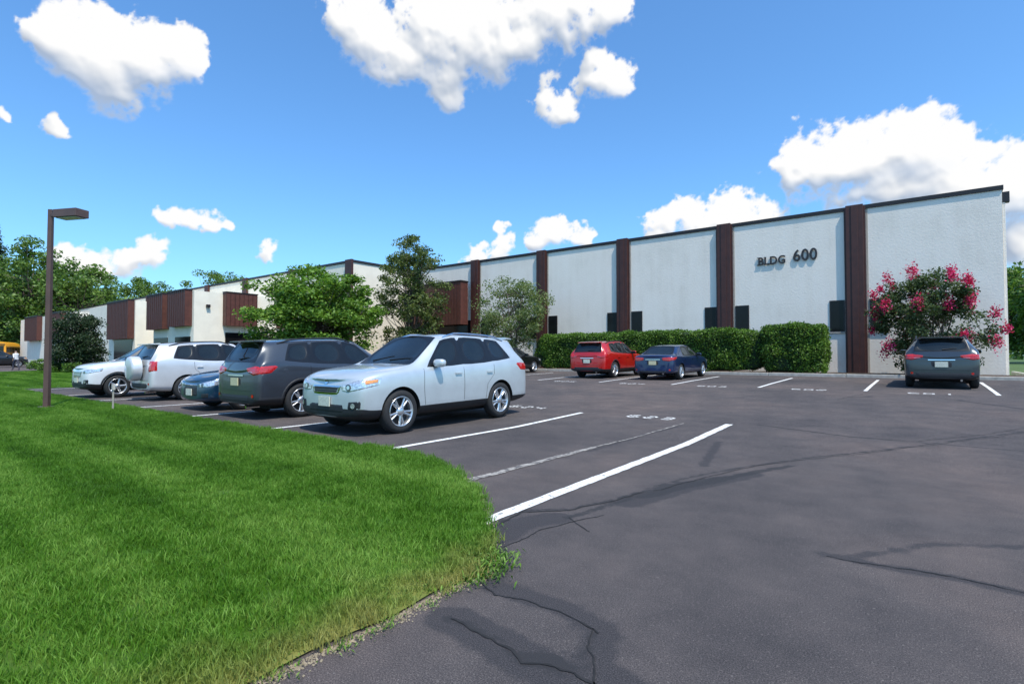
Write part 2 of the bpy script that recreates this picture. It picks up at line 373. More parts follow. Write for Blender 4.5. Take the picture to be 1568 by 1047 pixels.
sm=simple('sand_grit',(.30,.24,.16),.95,nscale=30,namt=.4); gv=[];gf=[]
for a,c in zip(edge[:-1],edge[1:]):
    for i in range(int(math.dist(a,c)*900)):
        t=random.random(); x=a[0]+(c[0]-a[0])*t+abs(random.gauss(0,.035))-.02; y=a[1]+(c[1]-a[1])*t+random.gauss(0,.02); s=random.uniform(.002,.007); k=len(gv)
        gv+=[(x-s,y-s*.7,.002),(x+s,y-s,.002),(x+s*.2,y+s,.002),(x,y,.002+s*1.1)]; gf+=[(k,k+1,k+3),(k+1,k+2,k+3),(k+2,k,k+3)]
me=bpy.data.meshes.new('edge_grit');me.from_pydata(gv,[],gf);me.materials.append(sm);link(bpy.data.objects.new('edge_grit',me))
# kerb + bed by main building
b=MB()
for i in range(11):
    x0=3.4-3*(i+1)+.012; b.box(x0,3.4-3*i,26.3,26.45,g(26.3)-.1,g(26.3)+.13,M['concrete'])
b.box(3.41,3.56,26.3,36,.3,.57,M['concrete'])
b.obj('kerb',bevel=.02)
sheet('planting_bed',[-29.5,3.4],[26.46,30.55],.07,M['mulch'])
# ---------------------------------------------------------------- buildings
WY=30.6; TOP=8.4
bld=empty('office_building')
b=MB()
b.box(-34.0,2.75,WY,WY+40,.2,TOP,M['stucco'])
b.box(-130,-34.001,24.6,WY+40,.2,TOP,M['cream'])
b.obj('walls',bld)
b=MB()
b.box(-33.9,2.80,WY-.06,WY+.35,TOP-.02,TOP+.17,M['coping']); b.box(2.45,2.81,WY+.36,WY+40,TOP-.02,TOP+.17,M['coping'])
b.box(-130,-33.94,24.54,24.9,TOP-.02,TOP+.17,M['coping']); b.box(-34.3,-33.94,24.91,WY-.07,TOP-.02,TOP+.17,M['coping'])
b.box(2.76,3.0,WY+.1,WY+.35,TOP-.55,TOP-.1,M['coping'])
b.box(2.76,2.86,WY+.12,WY+.22,.4,TOP-.5,M['stucco'])
b.obj('roof_coping',bld,bevel=.01)
b=MB()
piers=[-2.55,-8.65,-14.75,-20.85,-26.95]
for x in piers:
    b.box(x-.36,x+.36,WY-.20,WY-.002,.3,TOP+.2,M['brown'])
    b.box(x-.44,x+.44,WY-.08,WY-.003,.3,TOP+.12,M['brown'])
    b.box(x-.14,x+.14,WY-.235,WY-.202,.3,TOP+.19,M['brown'])
for x in [-34.3,-42.3,-50.3,-58.3,-66.3,-74.3,-82.3]:
    b.box(x-.4,x+.4,24.4,24.598,.3,TOP+.2,M['brown'])
b.obj('piers',bld,bevel=.012)
b=MB()
for x in piers: b.box(x+.45,x+.53,WY-.012,WY-.001,.45,TOP-.03,M['tan'])  # tan strips paint in the shadow line of the wall joint beside each pier
b.obj('joint_shadows',bld)
b=MB()
def window(b,x0,x1,z0,z1,y):
    b.box(x0,x1,y-.04,y-.004,z0,z1,M['winframe'])
    b.box(x0+.05,x1-.05,y-.045,y-.041,z0+.05,z1-.05,M['winglass'])
for x in piers:
    window(b,x-1.10,x-.46,2.5,4.05,WY); window(b,x+.55,x+1.25,2.5,4.05,WY)
    b.box(x-1.14,x-.45,WY-.07,WY-.003,2.44,2.498,M['concrete']); b.box(x+.54,x+1.29,WY-.07,WY-.003,2.44,2.498,M['concrete'])
b.obj('windows',bld)
b=MB()
b.box(-33.0,-27.4,WY-1.2,WY-.4,3.7,6.9,M['brownp'])
for i in range(18): b.box(-32.9+i*.3,-32.86+i*.3,WY-1.215,WY-1.203,3.72,6.88,M['brown'])
b.box(-33,-27.45,WY-.39,WY-.36,.5,3.7,M['winglass'])
b.box(-33.2,-27.35,WY-1.25,WY-.38,6.91,7.0,M['coping'])
b.obj('entrance_fascia',bld)
def text(s,x,z,size,name):
    cu=bpy.data.curves.new(name,'FONT'); cu.body=s; cu.size=size; cu.extrude=.025; cu.offset=.012; cu.space_character=1.06
    o=bpy.data.objects.new(name,cu); o.location=(x,WY-.05,z); o.rotation_euler=(R90,0,0); cu.materials.append(M['letter']); link(o,bld)
    bpy.context.view_layer.update(); return o
tb_=text('BLDG',0,6.14,.58,'letters_bldg'); k=1.30/tb_.dimensions.x; tb_.scale=(k,1,1); tb_.location.x=-6.93
t6=text('600',0,6.18,.82,'letters_600'); k=1.08/t6.dimensions.x; t6.scale=(k,1,1); t6.location.x=-5.25
b=MB()
lw_=1.30/4
for (i,segs) in enumerate([((0,0),(0,1)),((0,0),(0,1),(.62,0)),((0,0),(0,1)),((.55,.35),)]):
    for (fx_,fz) in segs:
        xx=-6.95+i*lw_*1.02+fx_*lw_; zz_=6.14+fz*.37; b.box(xx-.01,xx+.10,WY-.078,WY-.02,zz_,zz_+.035,M['letter'])
b.obj('letter_serifs',bld)
lw=empty('low_wing_building')
YW=16.7; T2=6.05; g2=.1
b=MB()
b.box(-49.3,-41.8,YW,24.59,g2,T2,M['cream'])
b.box(-53.4,-49.31,18.4,24.59,g2,T2,M['cream'])
b.box(-66,-53.41,YW,24.59,g2,T2,M['cream'])
b.box(-72,-66.01,18.6,24.59,g2,T2,M['cream'])
b.box(-95,-72.01,YW,24.59,g2,T2,M['cream'])
b.obj('walls',lw)
b=MB()
def bpanel_front(x0,x1,y,z0,z1,d=.5):
    b.box(x0,x1,y-d,y-.002,z0,z1,M['brownp'])
    n=int((x1-x0)/.35)
    for i in range(n+1): xx=x0+(x1-x0)*i/n; b.box(xx-.02,xx+.02,y-d-.025,y-d-.001,z0,z1-.01,M['brown'])
    b.box(x0-.04,x1+.04,y-d-.04,y-.001,z1+.001,z1+.08,M['coping'])
bpanel_front(-45.2,-42.1,YW,3.5,T2+.05); bpanel_front(-49.3,-46.2,YW,3.4,T2+.05)
bpanel_front(-58.8,-53.6,YW,2.8,T2+.05); bpanel_front(-79,-74,YW,3.2,T2+.05); bpanel_front(-90,-84,YW,3.2,T2+.05)
b.box(-41.79,-41.3,18.7,21.1,3.6,T2+.03,M['brownp'])
for i in range(8): yy=18.72+i*.335; b.box(-41.299,-41.27,yy-.02,yy+.02,3.61,T2,M['brown'])
b.box(-41.79,-41.26,18.66,21.14,T2+.031,T2+.1,M['coping'])
b.box(-41.79,-41.3,22.9,24.5,3.6,T2+.03,M['brownp'])
b.box(-41.79,-41.74,18.9,20.8,.4,3.1,M['winglass'])
for (x0,x1) in [(-45,-42.3),(-49.1,-46.4),(-58.5,-54)]: b.box(x0,x1,YW-.03,YW-.002,.5,2.75,M['winglass'])
b.box(-41.79,-41.6,17.5,17.75,4.9,5.1,M['coping'])
b.obj('brown_panels',lw)
bm=MB()
vs=[];fs=[]
for k in range(24):
    a=k/24*2*math.pi
    for r in (.42,.27): vs.append((-52.6+r*math.cos(a),18.37,4.7+r*math.sin(a)))
for k in range(24):
    if k in(3,4): continue
    fs.append((2*k,2*k+1,(2*k+3)%48,(2*k+2)%48))
bm.add(vs,fs,M['letter']); bm.box(-52,-50.2,18.34,18.39,4.5,4.75,M['letter']); bm.obj('wing_logo',lw)
# ---------------------------------------------------------------- trees
def leaves_mesh(name,C,size,mat,parent,flat=0.0,aspect=.6):
    n=len(C); A=rng.normal(size=(n,3)); A[:,2]*=(1-flat*.7); A/=np.linalg.norm(A,axis=1)[:,None]
    B=rng.normal(size=(n,3)); B[:,2]*=(1-flat*.5); B-= (B*A).sum(1)[:,None]*A; B/=np.linalg.norm(B,axis=1)[:,None]
    s=size*rng.uniform(.6,1.35,n)[:,None]
    V=np.stack([C-A*s,C+B*s*aspect,C+A*s,C-B*s*aspect],1).reshape(-1,3)
    me=bpy.data.meshes.new(name); me.vertices.add(4*n); me.vertices.foreach_set('co',V.ravel())
    me.loops.add(4*n); me.loops.foreach_set('vertex_index',np.arange(4*n,dtype=np.int32))
    me.polygons.add(n); me.polygons.foreach_set('loop_start',np.arange(0,4*n,4,dtype=np.int32))
    me.update(calc_edges=True); me.materials.append(mat)
    return link(bpy.data.objects.new(name,me),parent)
def tree(name,x,y,z,H,cz,rx,rz,nclump,nleaf,lsize,mat,trunk_r=.12,stems=1,clump=.55,flat=.3,shape='ell',seed=1,layer=0,flowers=0,inner=.25):
    global rng
    rng=np.random.default_rng(seed); random.seed(seed)
    e=empty(name,(x,y,z)); tb=MB(); cl=[]
    while len(cl)<nclump:
        p=rng.uniform(-1,1,3); d=np.linalg.norm(p)
        if d>1 or d<inner: continue
        if rng.random()>d**1.0: continue
        k=1.0
        if shape=='cone': k=max(.12,(1-p[2])/2)**.75*1.15
        if shape=='vase': k=.55+.45*(p[2]+1)/2
        wob=1+.28*mnoise.noise(Vector((p[0]*1.6+seed,p[1]*1.6,p[2]*1.6)))*1.6
        cl.append((p[0]*rx*k*wob,p[1]*rx*k*wob,cz+p[2]*rz*(.9+.1*wob)))
    cl=np.array(cl)
    ends=[]
    for s in range(stems):
        a=s*2*math.pi/stems+random.uniform(-.4,.4); sp=(0 if stems==1 else rx*.35)
        top=(math.cos(a)*sp,math.sin(a)*sp,cz+rz*.55)
        pts=[];rd=[]
        for i in range(7):
            t=i/6; pts.append((top[0]*t**1.3+random.uniform(-.05,.05)*t*H*.15+(.0 if stems==1 else math.cos(a)*.12),top[1]*t**1.3+random.uniform(-.05,.05)*t*H*.15,top[2]*t)); rd.append(trunk_r*(1-.78*t)*(1.35 if i==0 else 1))
        tb.tube(pts,rd,M['bark'],8); ends.append(pts)
    for c in cl:
        pts=random.choice(ends); lim=[p for p in pts if p[2]<c[2]-.1*rz and p[2]>(cz-rz)*.55] or [pts[2]]
        s=Vector(lim[-1] if random.random()<.5 else random.choice(lim)); e2=Vector(c); mid=(s+e2)/2+Vector((0,0,-.08*(e2-s).length+random.uniform(-.1,.15)))
        r0=trunk_r*.32; tb.tube([s,mid,e2],[r0,r0*.6,r0*.2],M['bark'],5,False)
    tb.obj('trunk',e,True)
    w=rng.uniform(.5,1.5,nclump); w/=w.sum(); idx=rng.choice(nclump,nleaf,p=w)
    sc=clump*rng.uniform(.7,1.3,nclump)
    off=rng.normal(size=(nleaf,3)); off/=np.linalg.norm(off,axis=1)[:,None]; off*=(rng.random(nleaf)**.5)[:,None]
    off[:,2]*=(.7-.35*layer)
    C=cl[idx]+off*sc[idx][:,None]
    C=C[C[:,2]>.15]
    leaves_mesh('foliage',C,lsize,mat,e,flat)
    if flowers:
        outer=cl[(cl[:,2]>cz-.45*rz)&(cl[:,1]<.6)]; k=rng.choice(len(outer),min(flowers,len(outer)),replace=False); F=[]
        for i in k:
            c=outer[i]; d=c-np.array([0,0,cz]); d/=np.linalg.norm(d)+1e-6
            ctr=c+d*clump*.95+np.array([0,0,.1]); q=rng.normal(size=(150,3))*np.array([.09,.09,.13])*rng.uniform(.6,1.35); F.append(ctr+q)
        leaves_mesh('blossom',np.concatenate(F),.036,M['flower'],e,0,.9)
    return e
x,y=at(480,34); tree('dogwood_tree',x,y,g(y),6.5,3.55,3.7,3.0,200,52000,.10,M['leaf_dog'],.16,3,.80,.7,seed=3,layer=.5)
x,y=at(631,38); tree('birch_tree',x,y,g(y),9.6,5.0,2.3,4.5,170,23000,.080,M['leaf_birch'],.13,3,.57,.2,seed=5)
x,y=at(784,33.5); tree('serviceberry_tree',x,y,g(y),6,3.3,2.5,2.4,105,15000,.062,M['leaf_light'],.07,4,.6,.3,seed=8,shape='vase')
tree('crape_myrtle',.35,28.2,g(28),4.6,2.15,1.95,2.15,110,23000,.055,M['leaf_crape'],.05,5,.42,.2,seed=11,flowers=32)
x,y=at(120,41); tree('yew_tree',x,y,g(y),4.7,2.2,1.75,2.35,160,24000,.07,M['leaf_dark'],.12,1,.55,.2,seed=13)
for i,(px,Z,H,w) in enumerate([(48,85,19.5,7),(15,92,17,7),(82,90,16,6.5),(118,86,15.5,6.0),(140,92,12.5,5.0),(-20,95,19,7),(-75,90,20,7),(222,120,18,7.5),(345,125,21.5,9),(1580,70,13,5),(1640,60,12,5),(1700,75,15,6)]):
    x,y=at(px,Z); tree('background_tree',x,y,g(y),H,H*.54,w,H*.46,120,15000,.24,M['leaf_bg'],.3,1,1.5,.3,seed=20+i)
x,y=at(-14,97); tree('spruce_tree',x,y,g(y),25,14,4,11,120,9000,.2,M['leaf_dark'],.35,1,1.2,.7,seed=41,shape='cone')
rng=np.random.default_rng(50); cs=[]
for px in list(range(-260,190,12))+list(range(1540,2100,14)):
    Z=rng.uniform(125,150); x,y=at(px,Z); h=rng.uniform(6,10)
    q=rng.normal(size=(300,3))*np.array([2.6,2.6,h*.28])+np.array([x,y,h*.5]); cs.append(q)
leaves_mesh('distant_trees',np.concatenate(cs),.5,M['leaf_bg'],None,.3)
def hedge(name,x0,x1,y0,y1,h,n,seed):
    global rng
    r=np.random.default_rng(seed); e=empty(name,((x0+x1)/2,(y0+y1)/2,g(y0)+.05)); L=(x1-x0)/2; W=(y1-y0)/2
    bm=bmesh.new(); bmesh.ops.create_cube(bm,size=2)
    bmesh.ops.subdivide_edges(bm,edges=bm.edges,cuts=10,use_grid_fill=True)
    for v in bm.verts:
        p=v.co.copy(); s=(abs(p.x)**8+abs(p.y)**8+abs(p.z)**8)**(1/8); p/=s
        v.co=Vector((p.x*(L-.12),p.y*(W-.12),h/2+p.z*(h/2-.08)))
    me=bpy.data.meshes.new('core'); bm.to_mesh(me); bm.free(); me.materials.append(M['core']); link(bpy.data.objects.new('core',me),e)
    areas=np.array([2*L*h,2*L*2*W,2*W*h,2*W*h]); areas/=areas.sum(); k=r.choice(4,n,p=areas)
    u=r.uniform(-1,1,n); v=r.uniform(-1,1,n)
    Pn=np.zeros((n,3))
    Pn[k==0]=np.stack([u,-np.ones(n),v],1)[k==0]; Pn[k==1]=np.stack([u,v,np.ones(n)],1)[k==1]
    Pn[k==2]=np.stack([np.ones(n),u,v],1)[k==2]; Pn[k==3]=np.stack([-np.ones(n),u,v],1)[k==3]
    s=((np.abs(Pn)**7).sum(1))**(1/7); Pn/=s[:,None]
    C=Pn*np.array([L,W,h/2])+np.array([0,0,h/2])
    nz=np.array([mnoise.noise(Vector((c[0]*1.1+seed,c[1]*1.1,c[2]*1.4))) for c in C])
    C+=Pn*(nz[:,None]*.22-.04)+r.normal(size=(n,3))*.045; C=C[C[:,2]>.03]
    rng=r
    leaves_mesh('foliage',C,.045,M['leaf_hedge'],e,.1)
hedge('hedge',-19.2,-5.9,27.0,28.5,2.12,46000,1); hedge('hedge',-6.0,-3.45,26.75,28.6,2.3,16000,2)
for i,(px,Z,w,h) in enumerate([(62,44,1.4,.9),(78,40,1.2,.8),(100,43,1.3,.8),(112,39,.9,.7)]):
    x,y=at(px,Z); tree('boxwood_shrub',x,y,g(y),h,h*.5,w*.6,h*.5,22,2600,.05,M['leaf_hedge'],.03,2,.3,.1,seed=70+i)
x,y=at(482,34); b=MB()
b.box(x-4,x+4,y-2.2,y+2.6,g(y)-.15,g(y)+.12,M['concrete']); b.box(x-3.85,x+3.85,y-2.05,y+2.45,g(y)+.1,g(y)+.14,M['mulch']); b.obj('planting_island',bevel=.01)
# ---------------------------------------------------------------- cars
SUV=[ # a0,a1,aT,a9,wl,zb,zbelt,z7,w7,z8,w8,z9
(.05,.07,.10,.03,.80,.32,.83,.87,.74,.90,.54,.92),
(.18,.20,.24,.18,.95,.25,.93,.965,.86,1.0,.68,1.02),
(.50,.52,.54,.50,.99,.23,1.00,1.03,.89,1.06,.72,1.075),
(.95,.95,.95,.95,1.0,.23,1.04,1.07,.90,1.10,.74,1.115),
(1.42,1.40,1.36,1.24,1.0,.23,1.07,1.10,.88,1.125,.81,1.15),
(1.66,1.52,2.10,2.02,1.0,.23,1.075,1.575,.71,1.63,.64,1.665),
(2.45,2.44,2.49,2.47,1.0,.23,1.10,1.63,.725,1.68,.64,1.71),
(2.55,2.54,2.58,2.57,1.0,.23,1.105,1.632,.725,1.682,.64,1.712),
(3.28,3.34,3.28,3.28,1.0,.23,1.14,1.615,.72,1.67,.635,1.70),
(3.38,3.43,3.36,3.38,1.0,.23,1.15,1.61,.72,1.665,.635,1.695),
(4.0,4.02,3.80,3.95,.995,.24,1.21,1.575,.70,1.64,.625,1.67),
(4.3,4.38,4.24,4.38,.985,.26,1.20,1.535,.69,1.60,.62,1.63),
(4.60,4.58,4.54,4.60,.965,.30,1.14,1.17,.85,1.18,.75,1.19),
(4.66,4.64,4.63,4.66,.88,.34,.92,.96,.78,.98,.64,.99)]
SEDAN=[
(.05,.07,.10,.03,.76,.27,.66,.69,.70,.71,.5,.72),
(.18,.20,.24,.18,.94,.21,.76,.795,.84,.82,.64,.84),
(.50,.52,.54,.50,.99,.19,.85,.88,.87,.905,.70,.92),
(.95,.95,.95,.95,1.0,.19,.90,.925,.88,.95,.72,.965),
(1.38,1.36,1.33,1.18,1.0,.19,.93,.955,.86,.975,.80,1.0),
(1.70,1.46,2.15,2.05,1.0,.19,.935,1.345,.70,1.39,.62,1.415),
(2.45,2.45,2.50,2.45,1.0,.19,.945,1.385,.70,1.425,.61,1.445),
(2.54,2.54,2.58,2.54,1.0,.19,.947,1.385,.70,1.425,.61,1.445),
(3.25,3.40,3.15,3.15,1.0,.19,.965,1.355,.69,1.40,.60,1.42),
(3.55,3.68,3.38,3.42,1.0,.20,.98,1.30,.675,1.365,.59,1.385),
(4.0,3.98,3.92,4.05,.985,.22,.99,1.02,.83,1.03,.73,1.04),
(4.38,4.38,4.40,4.42,.96,.25,.985,1.015,.82,1.035,.64,1.045),
(4.52,4.49,4.48,4.52,.85,.29,.88,.92,.74,.95,.57,.96)]
def ev_mesh(o):
    dg=bpy.context.evaluated_depsgraph_get(); dg.update(); return bpy.data.meshes.new_from_object(o.evaluated_get(dg))
def make_wheel(R,wd,rimR,nsp,style,rimmat):
    b=MB(); n=40
    def lathe(prof,mat,close=False):
        vs=[];fs=[];m=len(prof)
        for k in range(n):
            a=2*math.pi*k/n
            for (yy,r) in prof: vs.append((r*math.cos(a),yy,r*math.sin(a)))
        for k in range(n):
            for j in range(m-1): fs.append((k*m+j,k*m+j+1,((k+1)%n)*m+j+1,((k+1)%n)*m+j))
        b.add(vs,fs,mat)
    h=wd/2
    lathe([(-h+.02,rimR),(-h,rimR+.03),(-h+.005,R-.05),(-h+.03,R-.008),(-h*.4,R),(h*.4,R),(h-.03,R-.008),(h-.005,R-.05),(h,rimR+.03),(h-.015,rimR-.002)],M['tyre'])
    lathe([(h-.014,rimR+.004),(h-.004,rimR-.002),(h-.02,rimR-.02),(h-.10,rimR-.03),(-h+.03,rimR-.02)],rimmat)
    lathe([(h-.11,rimR-.03),(h-.11,.001)],M['rimdark'])
    lathe([(h-.06,.085),(h-.025,.07),(h-.012,.045),(h-.01,.001)],rimmat)
    for i in range(nsp):
        a0=2*math.pi*i/nsp
        offs=[-.5,.5] if style=='double' else [0]
        for of in offs:
            a1=a0+of*.34; w0=.020 if style=='double' else .036; w1=.017 if style=='double' else .030
            r0,r1=.05,rimR-.01; vs=[]
            for (r,w,yo) in ((r0,w0,h-.03),(r1,w1,h-.022)):
                aa=a0+(a1-a0)*(.45 if r==r0 else 1.0)
                c,s=math.cos(aa),math.sin(aa)
                for (q,d) in ((-w,-.03),(-w*.7,0),(w*.7,0),(w,-.03)): vs.append((r*c-s*q,yo+d,r*s+c*q))
            b.add(vs,[(0,4,5,1),(1,5,6,2),(2,6,7,3)],rimmat)
    me=b.obj('wheel_tmp',None,True); m=me.data; bpy.data.objects.remove(me); return m
def car(name,tmpl,X,Y,L,W,H,paint,face,wheelR=.35,clad=True,nsp=5,style='double',wx=(.93,3.63),spare=False,rails=True,rear='suv',front='kia',plate='plate',rimmat=None,arch=True):
    T=SUV if tmpl=='suv' else SEDAN; L0,H0=(4.67,1.71) if tmpl=='suv' else (4.55,1.44)
    ax=L/L0; az=H/H0; w=W/2
    root=empty(name)
    sl=math.atan((g(Y+4)-g(Y+.8))/3.2)
    if face=='front': root.location=(X,Y,g(Y+.9)-.9*math.tan(sl)); root.rotation_euler=(0,-sl,R90)
    else: root.location=(X,Y+L,g(Y+.9)+(L-.9)*math.tan(sl)); root.rotation_euler=(0,sl,-R90)
    rimmat=rimmat or M['rim']
    bm=bmesh.new(); rings=[]
    for (a0,a1,aT,a9,wl,zb,zbelt,z7,w7,z8,w8,z9) in T:
        zz=lambda z:z*az
        cz=.42 if tmpl=='suv' else .36; mz=.74 if tmpl=='suv' else .60
        if mz>zbelt-.13: mz=zbelt-.16
        if cz>mz-.1: cz=mz-.1
        half=[(a0,.72*wl,zb),(a0,.93*wl,zb+.05),(a0,.985*wl,cz),(a0*.6+a1*.4,1.0*wl,mz),(a1,.99*wl,zbelt-.07),(a1,.95*wl,zbelt),(aT,w7*min(1,wl+.05),z7),((aT+a9)/2,w8,z8)]
        ring=[(a0,0,zb)]+half+[(a9,0,z9)]+[(p[0],-p[1],p[2]) for p in half[::-1]]
        rings.append([bm.verts.new((p[0]*ax,p[1]*w,zz(p[2]))) for p in ring])
    mats=[paint,M['black'],M['cglass'],M['trim'],M['cavity']]
    N=18; groups={}
    if tmpl=='suv': gl={5:'A',7:'B',9:'C'}; ws,rw=4,11
    else: gl={5:'A',7:'B'}; ws,rw=4,9
    for i in range(len(rings)-1):
        for k in range(N):
            f=bm.faces.new((rings[i][k],rings[i][(k+1)%N],rings[i+1][(k+1)%N],rings[i+1][k]))
            kk=k if k<9 else 17-k; side=0 if k<9 else 1
            f.material_index=0
            if kk==0: f.material_index=1
            if clad and kk in (1,2): f.material_index=1
            if kk==6 and i in gl: groups.setdefault(gl[i]+str(side),[]).append(f)
            if kk==6 and i in (6,8) and i+1 in gl: f.material_index=3
            if kk==8 and i==ws: groups.setdefault('ws',[]).append(f)
            if kk==8 and i==rw: groups.setdefault('rw',[]).append(f)
    for ri,fl in ((rings[0],False),(rings[-1],True)):
        for j in range(0,9):
            a=ri[j]; bq=ri[j+1]; c=ri[(18-j-1)%18]; d=ri[(18-j)%18]
            vs=[]
            for v in (a,bq,c,d):
                if v not in vs: vs.append(v)
            if fl: vs=vs[::-1]
            f=bm.faces.new(vs); f.material_index=(1 if (clad and j in(1,2)) else 0)
    bmesh.ops.recalc_face_normals(bm,faces=bm.faces)
    cr=bm.edges.layers.float.new('crease_edge')
    glassf=set()
    for key,fs in groups.items():
        for f in fs: glassf.add(f)
    for e_ in bm.edges:
        if sum(1 for f in e_.link_faces if f in glassf)==1: e_[cr]=.8
    for i in range(4,len(rings)-2):
        for k in (6,12):
            e_=bm.edges.get((rings[i][k],rings[i+1][k]))
            if e_: e_[cr]=max(e_[cr],.6)
    for i in range(1,len(rings)-1):
        for k in (4,14):
            e_=bm.edges.get((rings[i][k],rings[i+1][k]))
            if e_: e_[cr]=max(e_[cr],.5)
        for k in (3,15):
            e_=bm.edges.get((rings[i][k],rings[i+1][k]))
            if e_: e_[cr]=max(e_[cr],.5)
    for i in range(1,4):   # bonnet shut line shoulders
        for k in (8,10):
            e_=bm.edges.get((rings[i][k],rings[i+1][k]))
            if e_: e_[cr]=max(e_[cr],.45)
    for key,fs in groups.items():
        r=bmesh.ops.inset_region(bm,faces=fs,thickness=.028,depth=0,use_even_offset=True,use_boundary=True)
        for f in r['faces']: f.material_index=3
        r2=bmesh.ops.inset_region(bm,faces=fs,thickness=.006,depth=-.008,use_even_offset=True,use_boundary=True)
        for f in r2['faces']: f.material_index=3
        for f in fs: f.material_index=2
        s=set(fs)
        for f in fs:
            for e_ in f.edges:
                if sum(1 for q in e_.link_faces if q in s)==1: e_[cr]=.85
        for f in list(r['faces']):
            for e_ in f.edges:
                if e_[cr]==0: e_[cr]=.75
    me=bpy.data.meshes.new('body'); bm.to_mesh(me); bm.free()
    for m in mats: me.materials.append(m)
    o=link(bpy.data.objects.new('body_tmp',me)); s=o.modifiers.new('s','SUBSURF'); s.levels=2; s.render_levels=2
    me2=ev_mesh(o); bpy.data.objects.remove(o)
    bm=bmesh.new(); bm.from_mesh(me2); bvh=BVHTree.FromBMesh(bm); bm.free()
    body=link(bpy.data.objects.new('body',me2)); R=wheelR; RA=R+.05
    axs=[wx[0]*ax,wx[1]*ax]; cut=[]
    for xw in axs:
        for sd in (1,-1):
            cb=bmesh.new(); bmesh.ops.create_cone(cb,cap_ends=True,segments=48,radius1=RA,radius2=RA,depth=.5)
            cm=bpy.data.meshes.new('c'); cb.to_mesh(cm); cb.free()
            c=link(bpy.data.objects.new('c',cm)); c.rotation_euler=(R90,0,0); c.location=(xw,sd*(w+.25-.28),R); cut.append(c)
            md=body.modifiers.new('b','BOOLEAN'); md.object=c; md.operation='DIFFERENCE'; md.solver='EXACT'
    me3=ev_mesh(body); body.modifiers.clear(); body.data=me3
    for c in cut: bpy.data.objects.remove(c)
    mi=[]
    for p in me3.polygons:
        c=p.center; m=p.material_index
        for xw in axs:
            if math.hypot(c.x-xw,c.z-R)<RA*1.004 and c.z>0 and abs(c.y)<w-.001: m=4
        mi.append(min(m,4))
    while len(me3.materials)<5: me3.materials.append(M['cavity'])
    for i,mm in enumerate(mats): me3.materials[i]=mm
    me3.polygons.foreach_set('material_index',mi); me3.polygons.foreach_set('use_smooth',[True]*len(me3.polygons))
    me3.update(); body.parent=root
    es=body.modifiers.new('es','EDGE_SPLIT'); es.split_angle=math.radians(38)
    pb=MB()
    def cast(p,d):
        d=Vector(d).normalized(); o_=Vector(p)-d*1.5
        h=bvh.ray_cast(o_,d,3.0)
        if h[0] is None: h=bvh.find_nearest(Vector(p))
        return h[0],h[1]
    def patch(top,bot,d,mat,off=.005,n=10,m=5):
        def samp(c,t):
            q=t*(len(c)-1); i=min(int(q),len(c)-2); f=q-i; return Vector(c[i]).lerp(Vector(c[i+1]),f)
        vs=[];fs=[]
        dv=Vector(d).normalized()
        for i in range(n+1):
            a=samp(top,i/n); e=samp(bot,i/n)
            for j in range(m+1):
                p,nn=cast(a.lerp(e,j/m),d)
                edge=(i in(0,n) or j in (0,m)) and m>1
                vs.append(p-dv*(off if not edge else -.002))
        for i in range(n):
            for j in range(m): fs.append((i*(m+1)+j,(i+1)*(m+1)+j,(i+1)*(m+1)+j+1,i*(m+1)+j+1))
        pb.add(vs,fs,mat)
    A=lambda a:a*ax
    Z=lambda z:z*az
    def disc(x,y,z,r,d,mat,off=.008,n=16):
        dv=Vector(d).normalized(); u=dv.cross(Vector((0,0,1))).normalized(); v=u.cross(dv)
        c,_=cast((x,y,z),d); vs=[c-dv*off]
        for k in range(n): a=2*math.pi*k/n; p,_=cast(c+u*r*math.cos(a)+v*r*math.sin(a),d); vs.append(p-dv*off)
        pb.add(vs,[(0,1+k,1+(k+1)%n) for k in range(n)],mat)
    for sd in (1,-1):
        sdv=(0,-sd,0); dd=(.85,-sd*.55,0)
        if tmpl=='suv':
            if front=='kia':
                patch([(0.1,sd*w*.42,Z(.80)),(0.1,sd*w*.62,Z(.865)),(.2,sd*w*.80,Z(.92)),(.5,sd*w*1.0,Z(.955))],[(0.1,sd*w*.44,Z(.73)),(.1,sd*w*.62,Z(.71)),(.2,sd*w*.84,Z(.75)),(.45,sd*w*1.0,Z(.82))],dd,M['headlamp'],.008,14,6)
                patch([(.25,sd*w*.86,Z(.905)),(.45,sd*w*.99,Z(.93))],[(.25,sd*w*.88,Z(.82)),(.42,sd*w*.99,Z(.86))],dd,M['amber'],.013,6,4)
                disc(.1,sd*w*.62,Z(.79),.055,dd,M['hldark'],.014)
                disc(.1,sd*w*.62,Z(.79),.032,dd,M['chrome'],.018)
            else:
                patch([(0.1,sd*w*.50,Z(.83)),(.2,sd*w*.80,Z(.90)),(.5,sd*w*1.0,Z(.93))],[(.1,sd*w*.52,Z(.76)),(.2,sd*w*.84,Z(.75)),(.45,sd*w*1.0,Z(.82))],dd,M['headlamp'],.008,14,6)
                disc(.1,sd*w*.66,Z(.80),.045,dd,M['hldark'],.014)
            patch([(.1,sd*w*.62,Z(.57)),(.2,sd*w*.88,Z(.59))],[(.1,sd*w*.58,Z(.43)),(.2,sd*w*.86,Z(.45))],dd,M['black'],.006,6,4)
            disc(.1,sd*w*.74,Z(.505),.042,dd,M['headlamp'],.014)
        else:
            patch([(0.1,sd*w*.48,Z(.66)),(.2,sd*w*.80,Z(.74)),(.5,sd*w*1.0,Z(.79))],[(.1,sd*w*.50,Z(.58)),(.2,sd*w*.84,Z(.58)),(.45,sd*w*1.0,Z(.66))],dd,M['headlamp'],.008,14,6)
            disc(.1,sd*w*.66,Z(.64),.045,dd,M['hldark'],.014)
